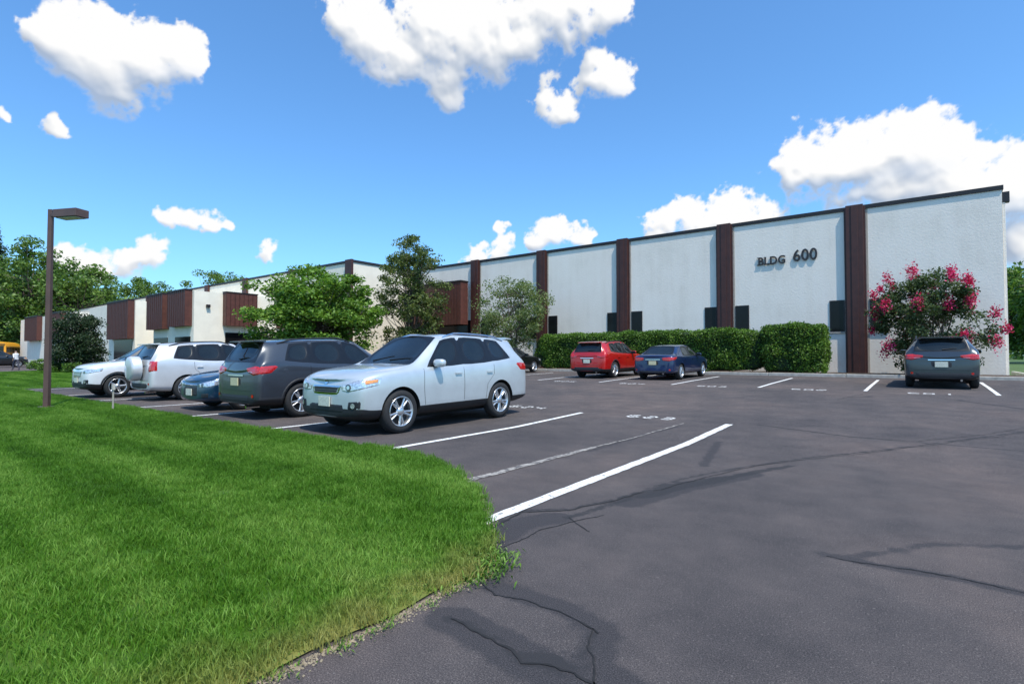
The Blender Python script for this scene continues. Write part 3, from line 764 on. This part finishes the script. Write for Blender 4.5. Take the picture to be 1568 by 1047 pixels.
            patch([(.1,sd*w*.62,Z(.44)),(.2,sd*w*.88,Z(.46))],[(.1,sd*w*.58,Z(.32)),(.2,sd*w*.86,Z(.33))],dd,M['black'],.006,6,4)
        dr=(-.85,-sd*.55,0)
        if rear=='suv':
            patch([(L,sd*w*.50,Z(1.06)),(L,sd*w*.8,Z(1.105)),(L-.5,sd*w*1.0,Z(1.12))],[(L,sd*w*.52,Z(.99)),(L,sd*w*.82,Z(.91)),(L-.3,sd*w*1.0,Z(.96))],dr,M['tail'],.012,14,5)
            patch([(L,sd*w*.54,Z(1.01)),(L,sd*w*.78,Z(1.0))],[(L,sd*w*.55,Z(.98)),(L,sd*w*.78,Z(.955))],dr,M['headlamp'],.017,6,2)
        elif rear=='tall':
            patch([(L,sd*w*.74,Z(1.14)),(L-.2,sd*w*.98,Z(1.16))],[(L,sd*w*.74,Z(.82)),(L-.2,sd*w*.98,Z(.86))],dr,M['tail'],.01,6,8)
        else:
            patch([(L,sd*w*.48,Z(.90)),(L,sd*w*.8,Z(.93)),(L-.5,sd*w*1.0,Z(.93))],[(L,sd*w*.50,Z(.79)),(L,sd*w*.82,Z(.76)),(L-.3,sd*w*1.0,Z(.83))],dr,M['tail'],.01,14,5)
        disc(L,sd*w*.78,Z(.50 if tmpl=='suv' else .42),.035,(-1,0,0),M['tail'],.012)
        mz=Z(.40 if tmpl=='suv' else .33); bz=Z(1.06 if tmpl=='suv' else .92)
        def seam(pts,wd=.0045):
            t=[(p[0]-wd,sd*w,p[1]) for p in pts]; q=[(p[0]+wd,sd*w,p[1]) for p in pts]
            patch(t,q,sdv,M['trim'],.0015,len(pts)*5,1)
        def hseam(pts,wd=.0045):
            t=[(p[0],sd*w,p[1]-wd) for p in pts]; q=[(p[0],sd*w,p[1]+wd) for p in pts]
            patch(t,q,sdv,M['trim'],.0015,len(pts)*6,1)
        d1=A(1.46); d2=A(2.50); d3=A(3.42 if tmpl=='suv' else 3.36)
        seam([(d1-.0,bz),(d1-.02,(bz+mz)/2),(d1+.02,mz)]); seam([(d2,bz),(d2,mz)])
        rxw=axs[1]-RA-.04
        seam([(d3,bz+(.04 if tmpl=='suv' else 0)),(d3-.01,Z(.9 if tmpl=='suv' else .78)),(min(d3-.08,rxw+.03),Z(.72 if tmpl=='suv' else .62)),(rxw-.02,mz)])
        hseam([(d1+.02,mz),(rxw-.02,mz)])
        hz=Z(.95 if tmpl=='suv' else .82)
        for hx in (d2-.17,d3-.16):
            p,_=cast((hx,sd*w,hz),sdv); pb.box(hx-.085,hx+.085,p.y-.012 if sd>0 else p.y-.028,p.y+.028 if sd>0 else p.y+.012,hz-.014,hz+.016,paint)
        for xw in axs:
            if clad and arch:
                t=[];q=[]
                for k in range(19):
                    a=math.radians(-8+196*k/18)
                    t.append((xw+(RA+.062)*math.cos(a),sd*w,max(Z(.27),R+(RA+.062)*math.sin(a)))); q.append((xw+(RA+.001)*math.cos(a),sd*w,max(Z(.27),R+(RA+.001)*math.sin(a))))
                patch(t,q,sdv,M['black'],.010,36,3)
        mx,mzz=(A(1.78),Z(1.15)) if tmpl=='suv' else (A(1.78),Z(1.0))
        bmm=bmesh.new(); bmesh.ops.create_uvsphere(bmm,u_segments=16,v_segments=10,radius=1)
        for v in bmm.verts:
            p=v.co; s=(abs(p.x)**3+abs(p.y)**3+abs(p.z)**3)**(1/3); p/=s
            v.co=Vector((p.x*.075+(.02*p.y*sd),p.y*.115,p.z*.075+(.0)))
        mm=bpy.data.meshes.new('mirror'); bmm.to_mesh(mm); bmm.free(); mm.materials.append(paint); mm.polygons.foreach_set('use_smooth',[True]*len(mm.polygons))
        mo=link(bpy.data.objects.new('mirror',mm),root); mo.location=(mx-.02,sd*(w*.97+.09),mzz)
        pb.box(mx-.05,mx+.03,min(sd*w*.86,sd*(w*.97+.03)),max(sd*w*.86,sd*(w*.97+.03)),mzz-.06,mzz-.035,M['black'])
        pb.box(mx+.045,mx+.062,sd*(w*.97+.09)-.095,sd*(w*.97+.09)+.095,mzz-.055,mzz+.055,M['cglass'])
        if rails and tmpl=='suv':
            pts=[]
            for k in range(13):
                t=k/12; xx=A(2.2)+(A(4.05)-A(2.2))*t; p,_=cast((xx,sd*w*.665,2.5),(0,0,-1)); pts.append((xx,sd*w*.665,p.z+.045*min(1,6*t,6*(1-t))+.004))
            pb.tube(pts,[.018]*13,M['chrome'] if rails=='chrome' else M['black'],8)
    fx=(1,0,0)
    if tmpl=='suv':
        if front=='kia':
            patch([(0,-w*.45,Z(.82)),(0,-w*.2,Z(.83)),(0,w*.2,Z(.83)),(0,w*.45,Z(.82))],[(0,-w*.37,Z(.665)),(0,-w*.2,Z(.655)),(0,w*.2,Z(.655)),(0,w*.37,Z(.665))],fx,M['chrome'],.008,12,4)
            patch([(0,-w*.425,Z(.807)),(0,-w*.14,Z(.812)),(0,w*.14,Z(.812)),(0,w*.425,Z(.807))],[(0,-w*.35,Z(.68)),(0,-w*.12,Z(.672)),(0,w*.12,Z(.672)),(0,w*.35,Z(.68))],fx,M['black'],.013,12,4)
            for q in (.71,.745,.78): patch([(0,-w*.38,Z(q+.005)),(0,w*.38,Z(q+.005))],[(0,-w*.38,Z(q-.004)),(0,w*.38,Z(q-.004))],fx,M['hldark'],.017,12,1)
            disc(0,0,Z(.87),.045,fx,M['chrome'],.006)
        else:
            patch([(0,-w*.46,Z(.83)),(0,w*.46,Z(.83))],[(0,-w*.36,Z(.62)),(0,w*.36,Z(.62))],fx,M['hldark'],.008,12,5)
            for q in (.67,.725,.785): patch([(0,-w*.42,Z(q+.012)),(0,w*.42,Z(q+.012))],[(0,-w*.42,Z(q-.012)),(0,w*.42,Z(q-.012))],fx,M['chrome'],.014,12,1)
        patch([(0,-w*.50,Z(.52)),(0,w*.50,Z(.52))],[(0,-w*.56,Z(.38)),(0,w*.56,Z(.38))],fx,M['black'],.006,12,4)
        pz=.555; rz=.78
    else:
        patch([(0,-w*.40,Z(.60)),(0,w*.40,Z(.60))],[(0,-w*.46,Z(.36)),(0,w*.46,Z(.36))],fx,M['black'],.008,12,5)
        patch([(0,-w*.40,Z(.655)),(0,w*.40,Z(.655))],[(0,-w*.42,Z(.615)),(0,w*.42,Z(.615))],fx,M['chrome'],.008,12,2)
        pz=.46; rz=.70
    p,_=cast((0,0,Z(pz)),fx); pb.box(p.x-.03,p.x-.012,-.155,.155,Z(pz)-.08,Z(pz)+.08,M[plate])
    rx_=(-1,0,0)
    p,_=cast((L,0,Z(rz)),rx_); patch([(L,-.27,Z(rz)+.10),(L,.27,Z(rz)+.10)],[(L,-.27,Z(rz)-.10),(L,.27,Z(rz)-.10)],rx_,M['black'],.004,6,3)
    pb.box(p.x+.010,p.x+.028,-.155,.155,Z(rz)-.08,Z(rz)+.08,M[plate])
    patch([(L,-w*.72,Z(.52 if tmpl=='suv' else .38)),(L,w*.72,Z(.52 if tmpl=='suv' else .38))],[(L,-w*.66,Z(.35 if tmpl=='suv' else .27)),(L,w*.66,Z(.35 if tmpl=='suv' else .27))],rx_,M['black'],.008,12,3)
    zs=.60
    patch([(L,-w*.74,Z(zs)+.004),(L,w*.74,Z(zs)+.004)],[(L,-w*.74,Z(zs)-.004),(L,w*.74,Z(zs)-.004)],rx_,M['trim'],.002,14,1)
    patch([(L,-w*.35,Z(rz)+.15),(L,w*.35,Z(rz)+.15)],[(L,-w*.35,Z(rz)+.12),(L,w*.35,Z(rz)+.12)],rx_,M['chrome'],.008,8,1)
    if tmpl=='suv':
        sp=bmesh.new(); bmesh.ops.create_cube(sp,size=1)
        for v in sp.verts: v.co=Vector((A(4.39)+v.co.x*.26,v.co.y*w*1.22*(.94 if v.co.x>0 else 1),Z(1.632)+v.co.z*(.022 if v.co.x>0 else .05)-(.012 if v.co.x>0 else .0)))
        bmesh.ops.bevel(sp,geom=sp.edges[:],offset=.008,segments=2,affect='EDGES')
        sm_=bpy.data.meshes.new('spoiler'); sp.to_mesh(sm_); sp.free(); sm_.materials.append(paint); link(bpy.data.objects.new('spoiler',sm_),root)
        q0,_=cast((L,0.02,Z(1.25)),rx_); q1,_=cast((L,.36,Z(1.29)),rx_); pb.tube([q0+Vector((.02,0,0)),q1+Vector((.02,0,0))],[.012,.007],M['black'],6)
    for yy in (-.05,.45):
        q0,_=cast((A(1.36),yy-.05,2.3),(0,0,-1)); q1,_=cast((A(1.47),yy-.55,2.3),(0,0,-1)); pb.tube([q0+Vector((0,0,.012)),q1+Vector((0,0,.012))],[.009,.006],M['black'],6)
    pb.tube([(L-.3,w*.5,.27),(L-.02,w*.5,.27)],[.03,.03],M['chrome'],10)
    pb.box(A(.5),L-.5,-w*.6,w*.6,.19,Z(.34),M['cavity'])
    if spare:
        me=make_wheel(.35,.22,.2,5,'single',rimmat)
        so=link(bpy.data.objects.new('spare_wheel',me),root); so.rotation_euler=(0,0,-R90); so.location=(L+.14,.05,Z(.93))
        bz_=MB(); n=32; vs=[];fs=[]
        prof=[(.02,.36),(.22,.365),(.27,.34),(.285,.27),(.29,.0)]
        for k in range(n):
            a=2*math.pi*k/n
            for (xx,r) in prof: vs.append((L+xx,.05+r*math.cos(a),Z(.93)+r*math.sin(a)))
        for k in range(n):
            for j in range(4): fs.append((k*5+j,k*5+j+1,((k+1)%n)*5+j+1,((k+1)%n)*5+j))
        bz_.add(vs,fs,paint); bz_.obj('spare_cover',root,True)
    pb.obj('details',root,False)
    wm=make_wheel(R,.225,R*.685,nsp,style,rimmat)
    for i,xw in enumerate(axs):
        for sd in (1,-1):
            wo=link(bpy.data.objects.new('wheel',wm),root); wo.location=(xw,sd*(w-.125),R); wo.rotation_euler=(0,random.random()*1.2,0) if sd>0 else (0,random.random(),math.pi)
    return root
P_silver=carpaint('paint_silver',(.57,.61,.62),.4,.35)
P_gray=carpaint('paint_gray',(.040,.046,.058),.2,.3)
P_white=carpaint('paint_white_silver',(.66,.66,.66),.3,.35)
P_blue=carpaint('paint_blue',(.008,.040,.085),.3,.3)
P_escape=carpaint('paint_white',(.74,.75,.76),.1,.3)
P_red=carpaint('paint_red',(.46,.008,.006),.1,.3)
P_navy=carpaint('paint_navy',(.010,.024,.085),.3,.3)
P_dgray=carpaint('paint_dark_gray',(.040,.046,.054),.3,.3)
P_black=carpaint('paint_black',(.010,.010,.012),.2,.3)
car('parked_suv','suv',-8.02,5.22,4.67,1.90,1.76,P_silver,'front',.375,True,5,'double',front='kia',rails='chrome',arch=False)
car('parked_suv','suv',-11.6,5.45,4.60,1.86,1.73,P_gray,'rear',.37,True,5,'double',rear='suv',plate='plateb')
car('parked_sedan','sedan',-14.2,5.55,4.6,1.80,1.44,P_blue,'front',.32,False,5,'single',front='x')
car('parked_suv','suv',-18.5,5.9,4.45,1.82,1.77,P_white,'rear',.36,False,5,'single',spare=True,rear='tall',plate='plateb')
car('parked_suv','suv',-21.3,5.05,4.5,1.84,1.76,P_escape,'front',.36,True,5,'single',front='ford')
car('parked_suv','suv',-11.75,20.7,4.4,1.85,1.66,P_red,'rear',.36,True,5,'single',rear='suv')
car('parked_sedan','sedan',-8.75,20.75,4.6,1.80,1.45,P_navy,'rear',.32,False,5,'double',rear='sedan',plate='plateb')
car('parked_suv','suv',.42,20.5,4.4,1.82,1.62,P_dgray,'rear',.34,True,5,'single',rear='suv')
car('parked_sedan','sedan',-18.2,21.0,4.6,1.8,1.44,P_black,'rear',.32,False,5,'single',rear='sedan')
car('parked_suv','suv',-77,9.5,4.7,1.9,1.8,P_black,'rear',.36,True,5,'single')
# ---------------------------------------------------------------- street lamp
lx,ly=-17.6,3.62; e=empty('street_lamp',(lx,ly,0)); b=MB()
b.tube([(0,0,0),(0,0,5.05)],[.082,.066],M['lamppole'],4)
b.box(-.15,.15,-.15,.15,0,.05,M['lamppole'])
b.obj('pole',e,bevel=.006)
b=MB()
b.box(0,.30,-.04,.04,4.86,4.95,M['lamppole']); b.box(.28,1.0,-.17,.17,4.80,5.0,M['lamppole']); b.box(.33,.95,-.13,.13,4.78,4.799,M['lens'])
o=b.obj('luminaire',e,bevel=.02); o.rotation_euler=(0,0,math.radians(25))
e=empty('marker_stake',(-15.6,4.45,0)); b=MB(); b.tube([(0,0,0),(0,0,.62)],[.022,.02],simple('stake_wood',(.35,.32,.26),.8),6); b.box(-.035,.035,-.03,.03,.5,.64,M['concrete']); b.obj('stake',e)
# ---------------------------------------------------------------- buses
def bus(px,Z):
    x,y=at(px,Z); e=empty('school_bus',(x,y,g(y)-.2)); b=MB()
    prof=[(-1.2,.6),(-1.2,2.6),(-1.0,3.0),(-.5,3.15),(.5,3.15),(1.0,3.0),(1.2,2.6),(1.2,.6)]
    vs=[(0,p[0],p[1]) for p in prof]+[(8,p[0],p[1]) for p in prof]; n=8
    b.add(vs,[tuple(range(n)),tuple(range(n,2*n))[::-1]]+[(i,(i+1)%n,n+(i+1)%n,n+i) for i in range(n)],M['busy'])
    b.box(8.001,9.3,-.95,.95,.6,1.6,M['busy'])
    for i in range(9):
        for s in (-1.215,1.203): b.box(.4+i*.83,1.05+i*.83,s,s+.012,1.75,2.45,M['cglass'])
    for s in (-1.214,1.204): b.box(.1,7.9,s,s+.01,1.45,1.52,M['black']); b.box(.1,7.9,s,s+.01,1.0,1.06,M['black'])
    b.box(8.001,8.02,-1.0,1.0,1.7,2.6,M['cglass']); b.box(9.301,9.33,-.6,.6,.8,1.4,M['black'])
    b.box(8.001,8.1,-1.1,1.1,2.75,2.85,M['black'])
    for xx in (1.8,8.3):
        for s in (-1.22,.95): b.tube([(xx,s,.5),(xx,s+.27,.5)],[.5,.5],M['tyre'],18)
    b.obj('bus_body',e); e.rotation_euler=(0,0,math.radians(-20))
bus(-36,72); bus(14,75); bus(-110,72)
# ---------------------------------------------------------------- person
def person(px,Z):
    x,y=at(px,Z); e=empty('walking_person',(x,y,g(y)))
    vs=[];ed=[];rd=[]
    def a(p,r): vs.append(p); rd.append(r); return len(vs)-1
    pel=a((0,0,.95),(.14,.12)); ch=a((.02,0,1.28),(.17,.12)); sh=a((.02,0,1.42),(.12,.09)); nk=a((.03,0,1.50),(.055,.055)); hd=a((.05,0,1.61),(.09,.1)); ht=a((.05,0,1.71),(.07,.08))
    ed+= [(pel,ch),(ch,sh),(sh,nk),(nk,hd),(hd,ht)]
    for s,st in ((1,.28),(-1,-.25)):
        hp=a((0,s*.1,.9),(.1,.1)); kn=a((st*.6,s*.1,.5),(.065,.065)); an=a((st*.9-.05,s*.1,.09),(.045,.045)); ft=a((st*.9+.12,s*.11,.045),(.04,.035)); ed+=[(pel,hp),(hp,kn),(kn,an),(an,ft)]
        sd=a((.02,s*.2,1.40),(.06,.06)); el=a((-st*.5,s*.25,1.13),(.045,.045)); wr=a((-st*.6+.12,s*.25,.9),(.032,.032)); hn=a((-st*.6+.17,s*.25,.82),(.035,.025)); ed+=[(sh,sd),(sd,el),(el,wr),(wr,hn)]
    me=bpy.data.meshes.new('figure'); me.from_pydata(vs,ed,[]); o=link(bpy.data.objects.new('figure',me),e)
    o.modifiers.new('skin','SKIN'); sv=me.skin_vertices[0].data
    for i,r in enumerate(rd): sv[i].radius=r
    sv[0].use_root=True
    su=o.modifiers.new('ss','SUBSURF'); su.levels=2; su.render_levels=2
    m2=ev_mesh(o); o.modifiers.clear(); o.data=m2
    for m in (M['shirt'],M['pants'],M['skin'],M['black']): m2.materials.append(m)
    for p in m2.polygons:
        c=p.center; p.material_index=0; p.use_smooth=True
        if c.z<.95 and abs(c.y)<.2: p.material_index=1
        if c.z<.07: p.material_index=3
        if c.z>1.49 or (abs(c.y)>.19 and c.z<1.12): p.material_index=2
        if c.z>1.66 : p.material_index=3
    e.rotation_euler=(0,0,math.radians(200))
person(25,47)
b=MB(); b.box(8,40,55,55.2,.2,2.4,M['concrete']); b.obj('boundary_wall')
# ---------------------------------------------------------------- world
sunel,sunaz=math.radians(62),math.radians(-24)   # azimuth from +X toward +Y
sd=Vector((math.cos(sunel)*math.cos(sunaz),math.cos(sunel)*math.sin(sunaz),math.sin(sunel)))
w=bpy.data.worlds.new('World'); scene.world=w; w.use_nodes=True; nt=w.node_tree
bg=nt.nodes['Background']; sky=nd(nt,'ShaderNodeTexSky',sky_type='NISHITA'); sky.sun_disc=False
sky.sun_elevation=sunel; sky.sun_rotation=math.atan2(sd.x,sd.y); sky.air_density=1.0; sky.dust_density=1.3; sky.ozone_density=2.0; sky.altitude=50
tint=mixc(nt,1,sky.outputs[0],(1.02,1.66,2.12),'MULTIPLY')
nt.links.new(tint,bg.inputs[0]); bg.inputs[1].default_value=.12
# ---------------------------------------------------------------- clouds (real far-away mesh shell, vertex-shaded)
PITCH=math.atan((HY-523.5)/F_PX)
BL=[(120,75,50),(155,50,46),(190,100,58),(180,148,40),(270,75,48),(250,105,42),(135,110,42),(300,80,28),(90,80,34),
 (540,25,46),(590,70,60),(660,50,66),(740,45,80),(820,15,80),(900,10,55),(760,90,50),(690,130,40),(610,110,38),(945,5,32),(690,158,20),(640,0,40),
 (850,155,36),(860,182,20),(915,108,32),(945,122,26),
 (1370,215,50),(1420,210,42),(1310,240,52),(1235,240,50),(1250,280,42),(1380,265,55),(1460,250,50),(1530,248,44),(1560,290,50),(1340,295,50),(1440,300,45),(1620,270,60),
 (1100,325,34),(1050,338,34),(1010,350,28),(1150,330,34),(1190,345,28),(1100,365,34),
 (850,355,26),(885,360,20),(820,370,20),(770,385,20),(755,355,12),(730,395,18),
 (255,343,18),(285,343,22),(320,346,20),(345,355,11),
 (235,390,26),(200,405,24),(145,410,30),(110,400,25),(410,372,16),(400,388,12),(85,197,13),(8,180,12),
 (1570,360,28),(1565,390,26),(-190,60,70),(-260,150,80),(1760,120,80),(1850,220,100)]
def vnoise(x,y,seed):
    r=np.random.default_rng(seed); T=r.random((256,256)); xi=np.floor(x).astype(int); yi=np.floor(y).astype(int); fx=x-xi; fy=y-yi
    fx=fx*fx*fx*(fx*(fx*6-15)+10); fy=fy*fy*fy*(fy*(fy*6-15)+10)
    a=T[xi%256,yi%256];b_=T[(xi+1)%256,yi%256];c=T[xi%256,(yi+1)%256];d=T[(xi+1)%256,(yi+1)%256]
    return (a*(1-fx)+b_*fx)*(1-fy)+(c*(1-fx)+d*fx)*fy
def fbm(x,y,seed,o=5,ro=.5,bil=False):
    s=0;am=1;t=0
    for i in range(o):
        a=.5*i; xx=x*math.cos(a)-y*math.sin(a); yy=x*math.sin(a)+y*math.cos(a)
        n=vnoise(xx*2**i+37*i,yy*2**i+11*i,seed+i)
        if bil: n=1-abs(2*n-1)
        s=s+am*n; t+=am; am*=ro
    return s/t
step=.085
azs=np.arange(-56,56,step); els=np.arange(.6,46,step); AZ,EL=np.meshgrid(azs,els)
blob=[]
for (px,py,r) in BL:
    u=(px-CX)/F_PX; v=-(py-523.5)/F_PX
    dz=math.sin(PITCH)+v*math.cos(PITCH); df=math.cos(PITCH)-v*math.sin(PITCH)
    ln=math.sqrt(u*u+dz*dz+df*df); blob.append((math.degrees(math.atan2(u,df)),math.degrees(math.asin(dz/ln)),math.degrees(r/F_PX/ln)*1.0))
def cfield(A_,E_):
    wx_=(fbm(A_/3.2,E_/3.2,5,4)-.5)*2.2+(fbm(A_/1.0,E_/1.0,15,3)-.5)*1.0
    wy_=(fbm(A_/3.2,E_/3.2,25,4)-.5)*2.0+(fbm(A_/1.0,E_/1.0,35,3)-.5)*.9
    a=A_+wx_; e_=E_+wy_; S=np.zeros_like(a)
    for (ba,be,br) in blob:
        R=br*1.42; da=(a-ba)*math.cos(math.radians(be)); de=(e_-be)
        de=np.where(de<0,de*1.12,de)
        q=1-(da*da+de*de)/(R*R); k=q>0; S[k]+=q[k]**2*(1.4)
    S=1-np.exp(-S*1.15)
    k=(S>0.001)
    bl=fbm(A_/2.2,E_/1.9,50,6,.58,True); fb=fbm(A_/.8,E_/.8,70,5,.65)
    return (S*1.15+(bl-.62)*1.0*k+(fb-.5)*.75*k-.12)
F0=cfield(AZ,EL)
def shb(B,dx,dy):
    ix=int(round(dx/step)); iy=int(round(dy/step)); G=np.roll(np.roll(B,-ix,1),-iy,0); G[-iy:,:]=B[-iy:,:]; return G
def blur(a,n):
    for axis in (0,1):
        c=np.cumsum(np.pad(a,[(n+1,n) if axis==0 else (0,0),(n+1,n) if axis==1 else (0,0)],mode='edge'),axis=axis)
        a=(np.take(c,range(2*n+1,c.shape[axis]),axis=axis)-np.take(c,range(0,c.shape[axis]-2*n-1),axis=axis))/(2*n+1)
    return a
B2=blur(F0,14); under=np.clip((shb(B2,0,1.6)-B2)*1.6,0,1)
wdt=.38+.6*under
alpha=np.clip((F0-.22)/wdt,0,1); alpha=alpha*alpha*(3-2*alpha)
alpha=alpha*(1-.3*under)
F1=np.clip(F0,0,1.1); B0=blur(F1,2); B1=blur(F1,6); B3=blur(F1,20)
l1=B0-shb(B0,.2,.35); l2=B1-shb(B1,.5,1.0); l3=B3-shb(B3,.9,2.8)
lum=np.clip(.895+.36*l1+.42*l2+.58*l3-.05*B3,.62,1.0)
lum=lum*(.55+.45*alpha)+(1-alpha)*.45*.96
RR=2000
AZr=np.radians(AZ); ELr=np.radians(EL)
fwd=np.array([-sY,cY]); rgt=np.array([cY,sY])
hx=np.cos(AZr)*fwd[0]+np.sin(AZr)*rgt[0]; hy=np.cos(AZr)*fwd[1]+np.sin(AZr)*rgt[1]
V=np.stack([hx*np.cos(ELr)*RR,hy*np.cos(ELr)*RR,np.sin(ELr)*RR],-1).reshape(-1,3)
ny,nx=AZ.shape; idx=np.arange(ny*nx).reshape(ny,nx)
Q=np.stack([idx[:-1,:-1],idx[:-1,1:],idx[1:,1:],idx[1:,:-1]],-1).reshape(-1,4)
al=alpha.ravel(); Q=Q[(al[Q].max(1)>0)]
used=np.unique(Q); remap=np.full(ny*nx,-1); remap[used]=np.arange(len(used)); Q=remap[Q]; V=V[used]
me=bpy.data.meshes.new('sky_clouds'); me.vertices.add(len(V)); me.vertices.foreach_set('co',V.ravel())
me.loops.add(Q.size); me.loops.foreach_set('vertex_index',Q.ravel().astype(np.int32)); me.polygons.add(len(Q)); me.polygons.foreach_set('loop_start',np.arange(0,Q.size,4,dtype=np.int32)); me.update(calc_edges=True)
lu=lum.ravel()[used]; dk=1-lu
colr=np.stack([1-dk*1.30,1-dk*1.10,1-dk*.80,al[used]],-1)
colr[:,:3]=np.clip(colr[:,:3],0,1)**1.35
a=me.color_attributes.new('col','FLOAT_COLOR','POINT'); a.data.foreach_set('color',colr.astype(np.float32).ravel())
m=bpy.data.materials.new('cloud'); m.use_nodes=True; nt2=m.node_tree; nt2.nodes.clear()
out=nd(nt2,'ShaderNodeOutputMaterial'); at_=nd(nt2,'ShaderNodeAttribute',attribute_name='col'); em=nd(nt2,'ShaderNodeEmission'); em.inputs[1].default_value=1.0; tp=nd(nt2,'ShaderNodeBsdfTransparent'); mx=nd(nt2,'ShaderNodeMixShader')
nt2.links.new(at_.outputs['Color'],em.inputs[0]); nt2.links.new(at_.outputs['Alpha'],mx.inputs[0]); nt2.links.new(tp.outputs[0],mx.inputs[1]); nt2.links.new(em.outputs[0],mx.inputs[2]); nt2.links.new(mx.outputs[0],out.inputs[0])
m.cycles.emission_sampling='NONE'
me.materials.append(m); link(bpy.data.objects.new('sky_clouds',me))
sl=bpy.data.lights.new('sun','SUN'); sl.energy=4.8; sl.angle=math.radians(.53); sl.color=(1,.93,.83)
so=link(bpy.data.objects.new('sun',sl)); so.rotation_euler=sd.to_track_quat('Z','Y').to_euler(); so.location=(20,0,40)
# ---------------------------------------------------------------- camera
cam=bpy.data.cameras.new('camera'); co=link(bpy.data.objects.new('camera',cam)); co.location=(0,0,EYE)
cam.sensor_width=36; cam.lens=F_PX/1568*36; co.rotation_euler=(R90+PITCH,0,math.radians(YAW)); cam.clip_end=4000; cam.clip_start=.05
scene.camera=co
scene.view_settings.view_transform='Standard'; scene.view_settings.look='None'; scene.view_settings.exposure=0
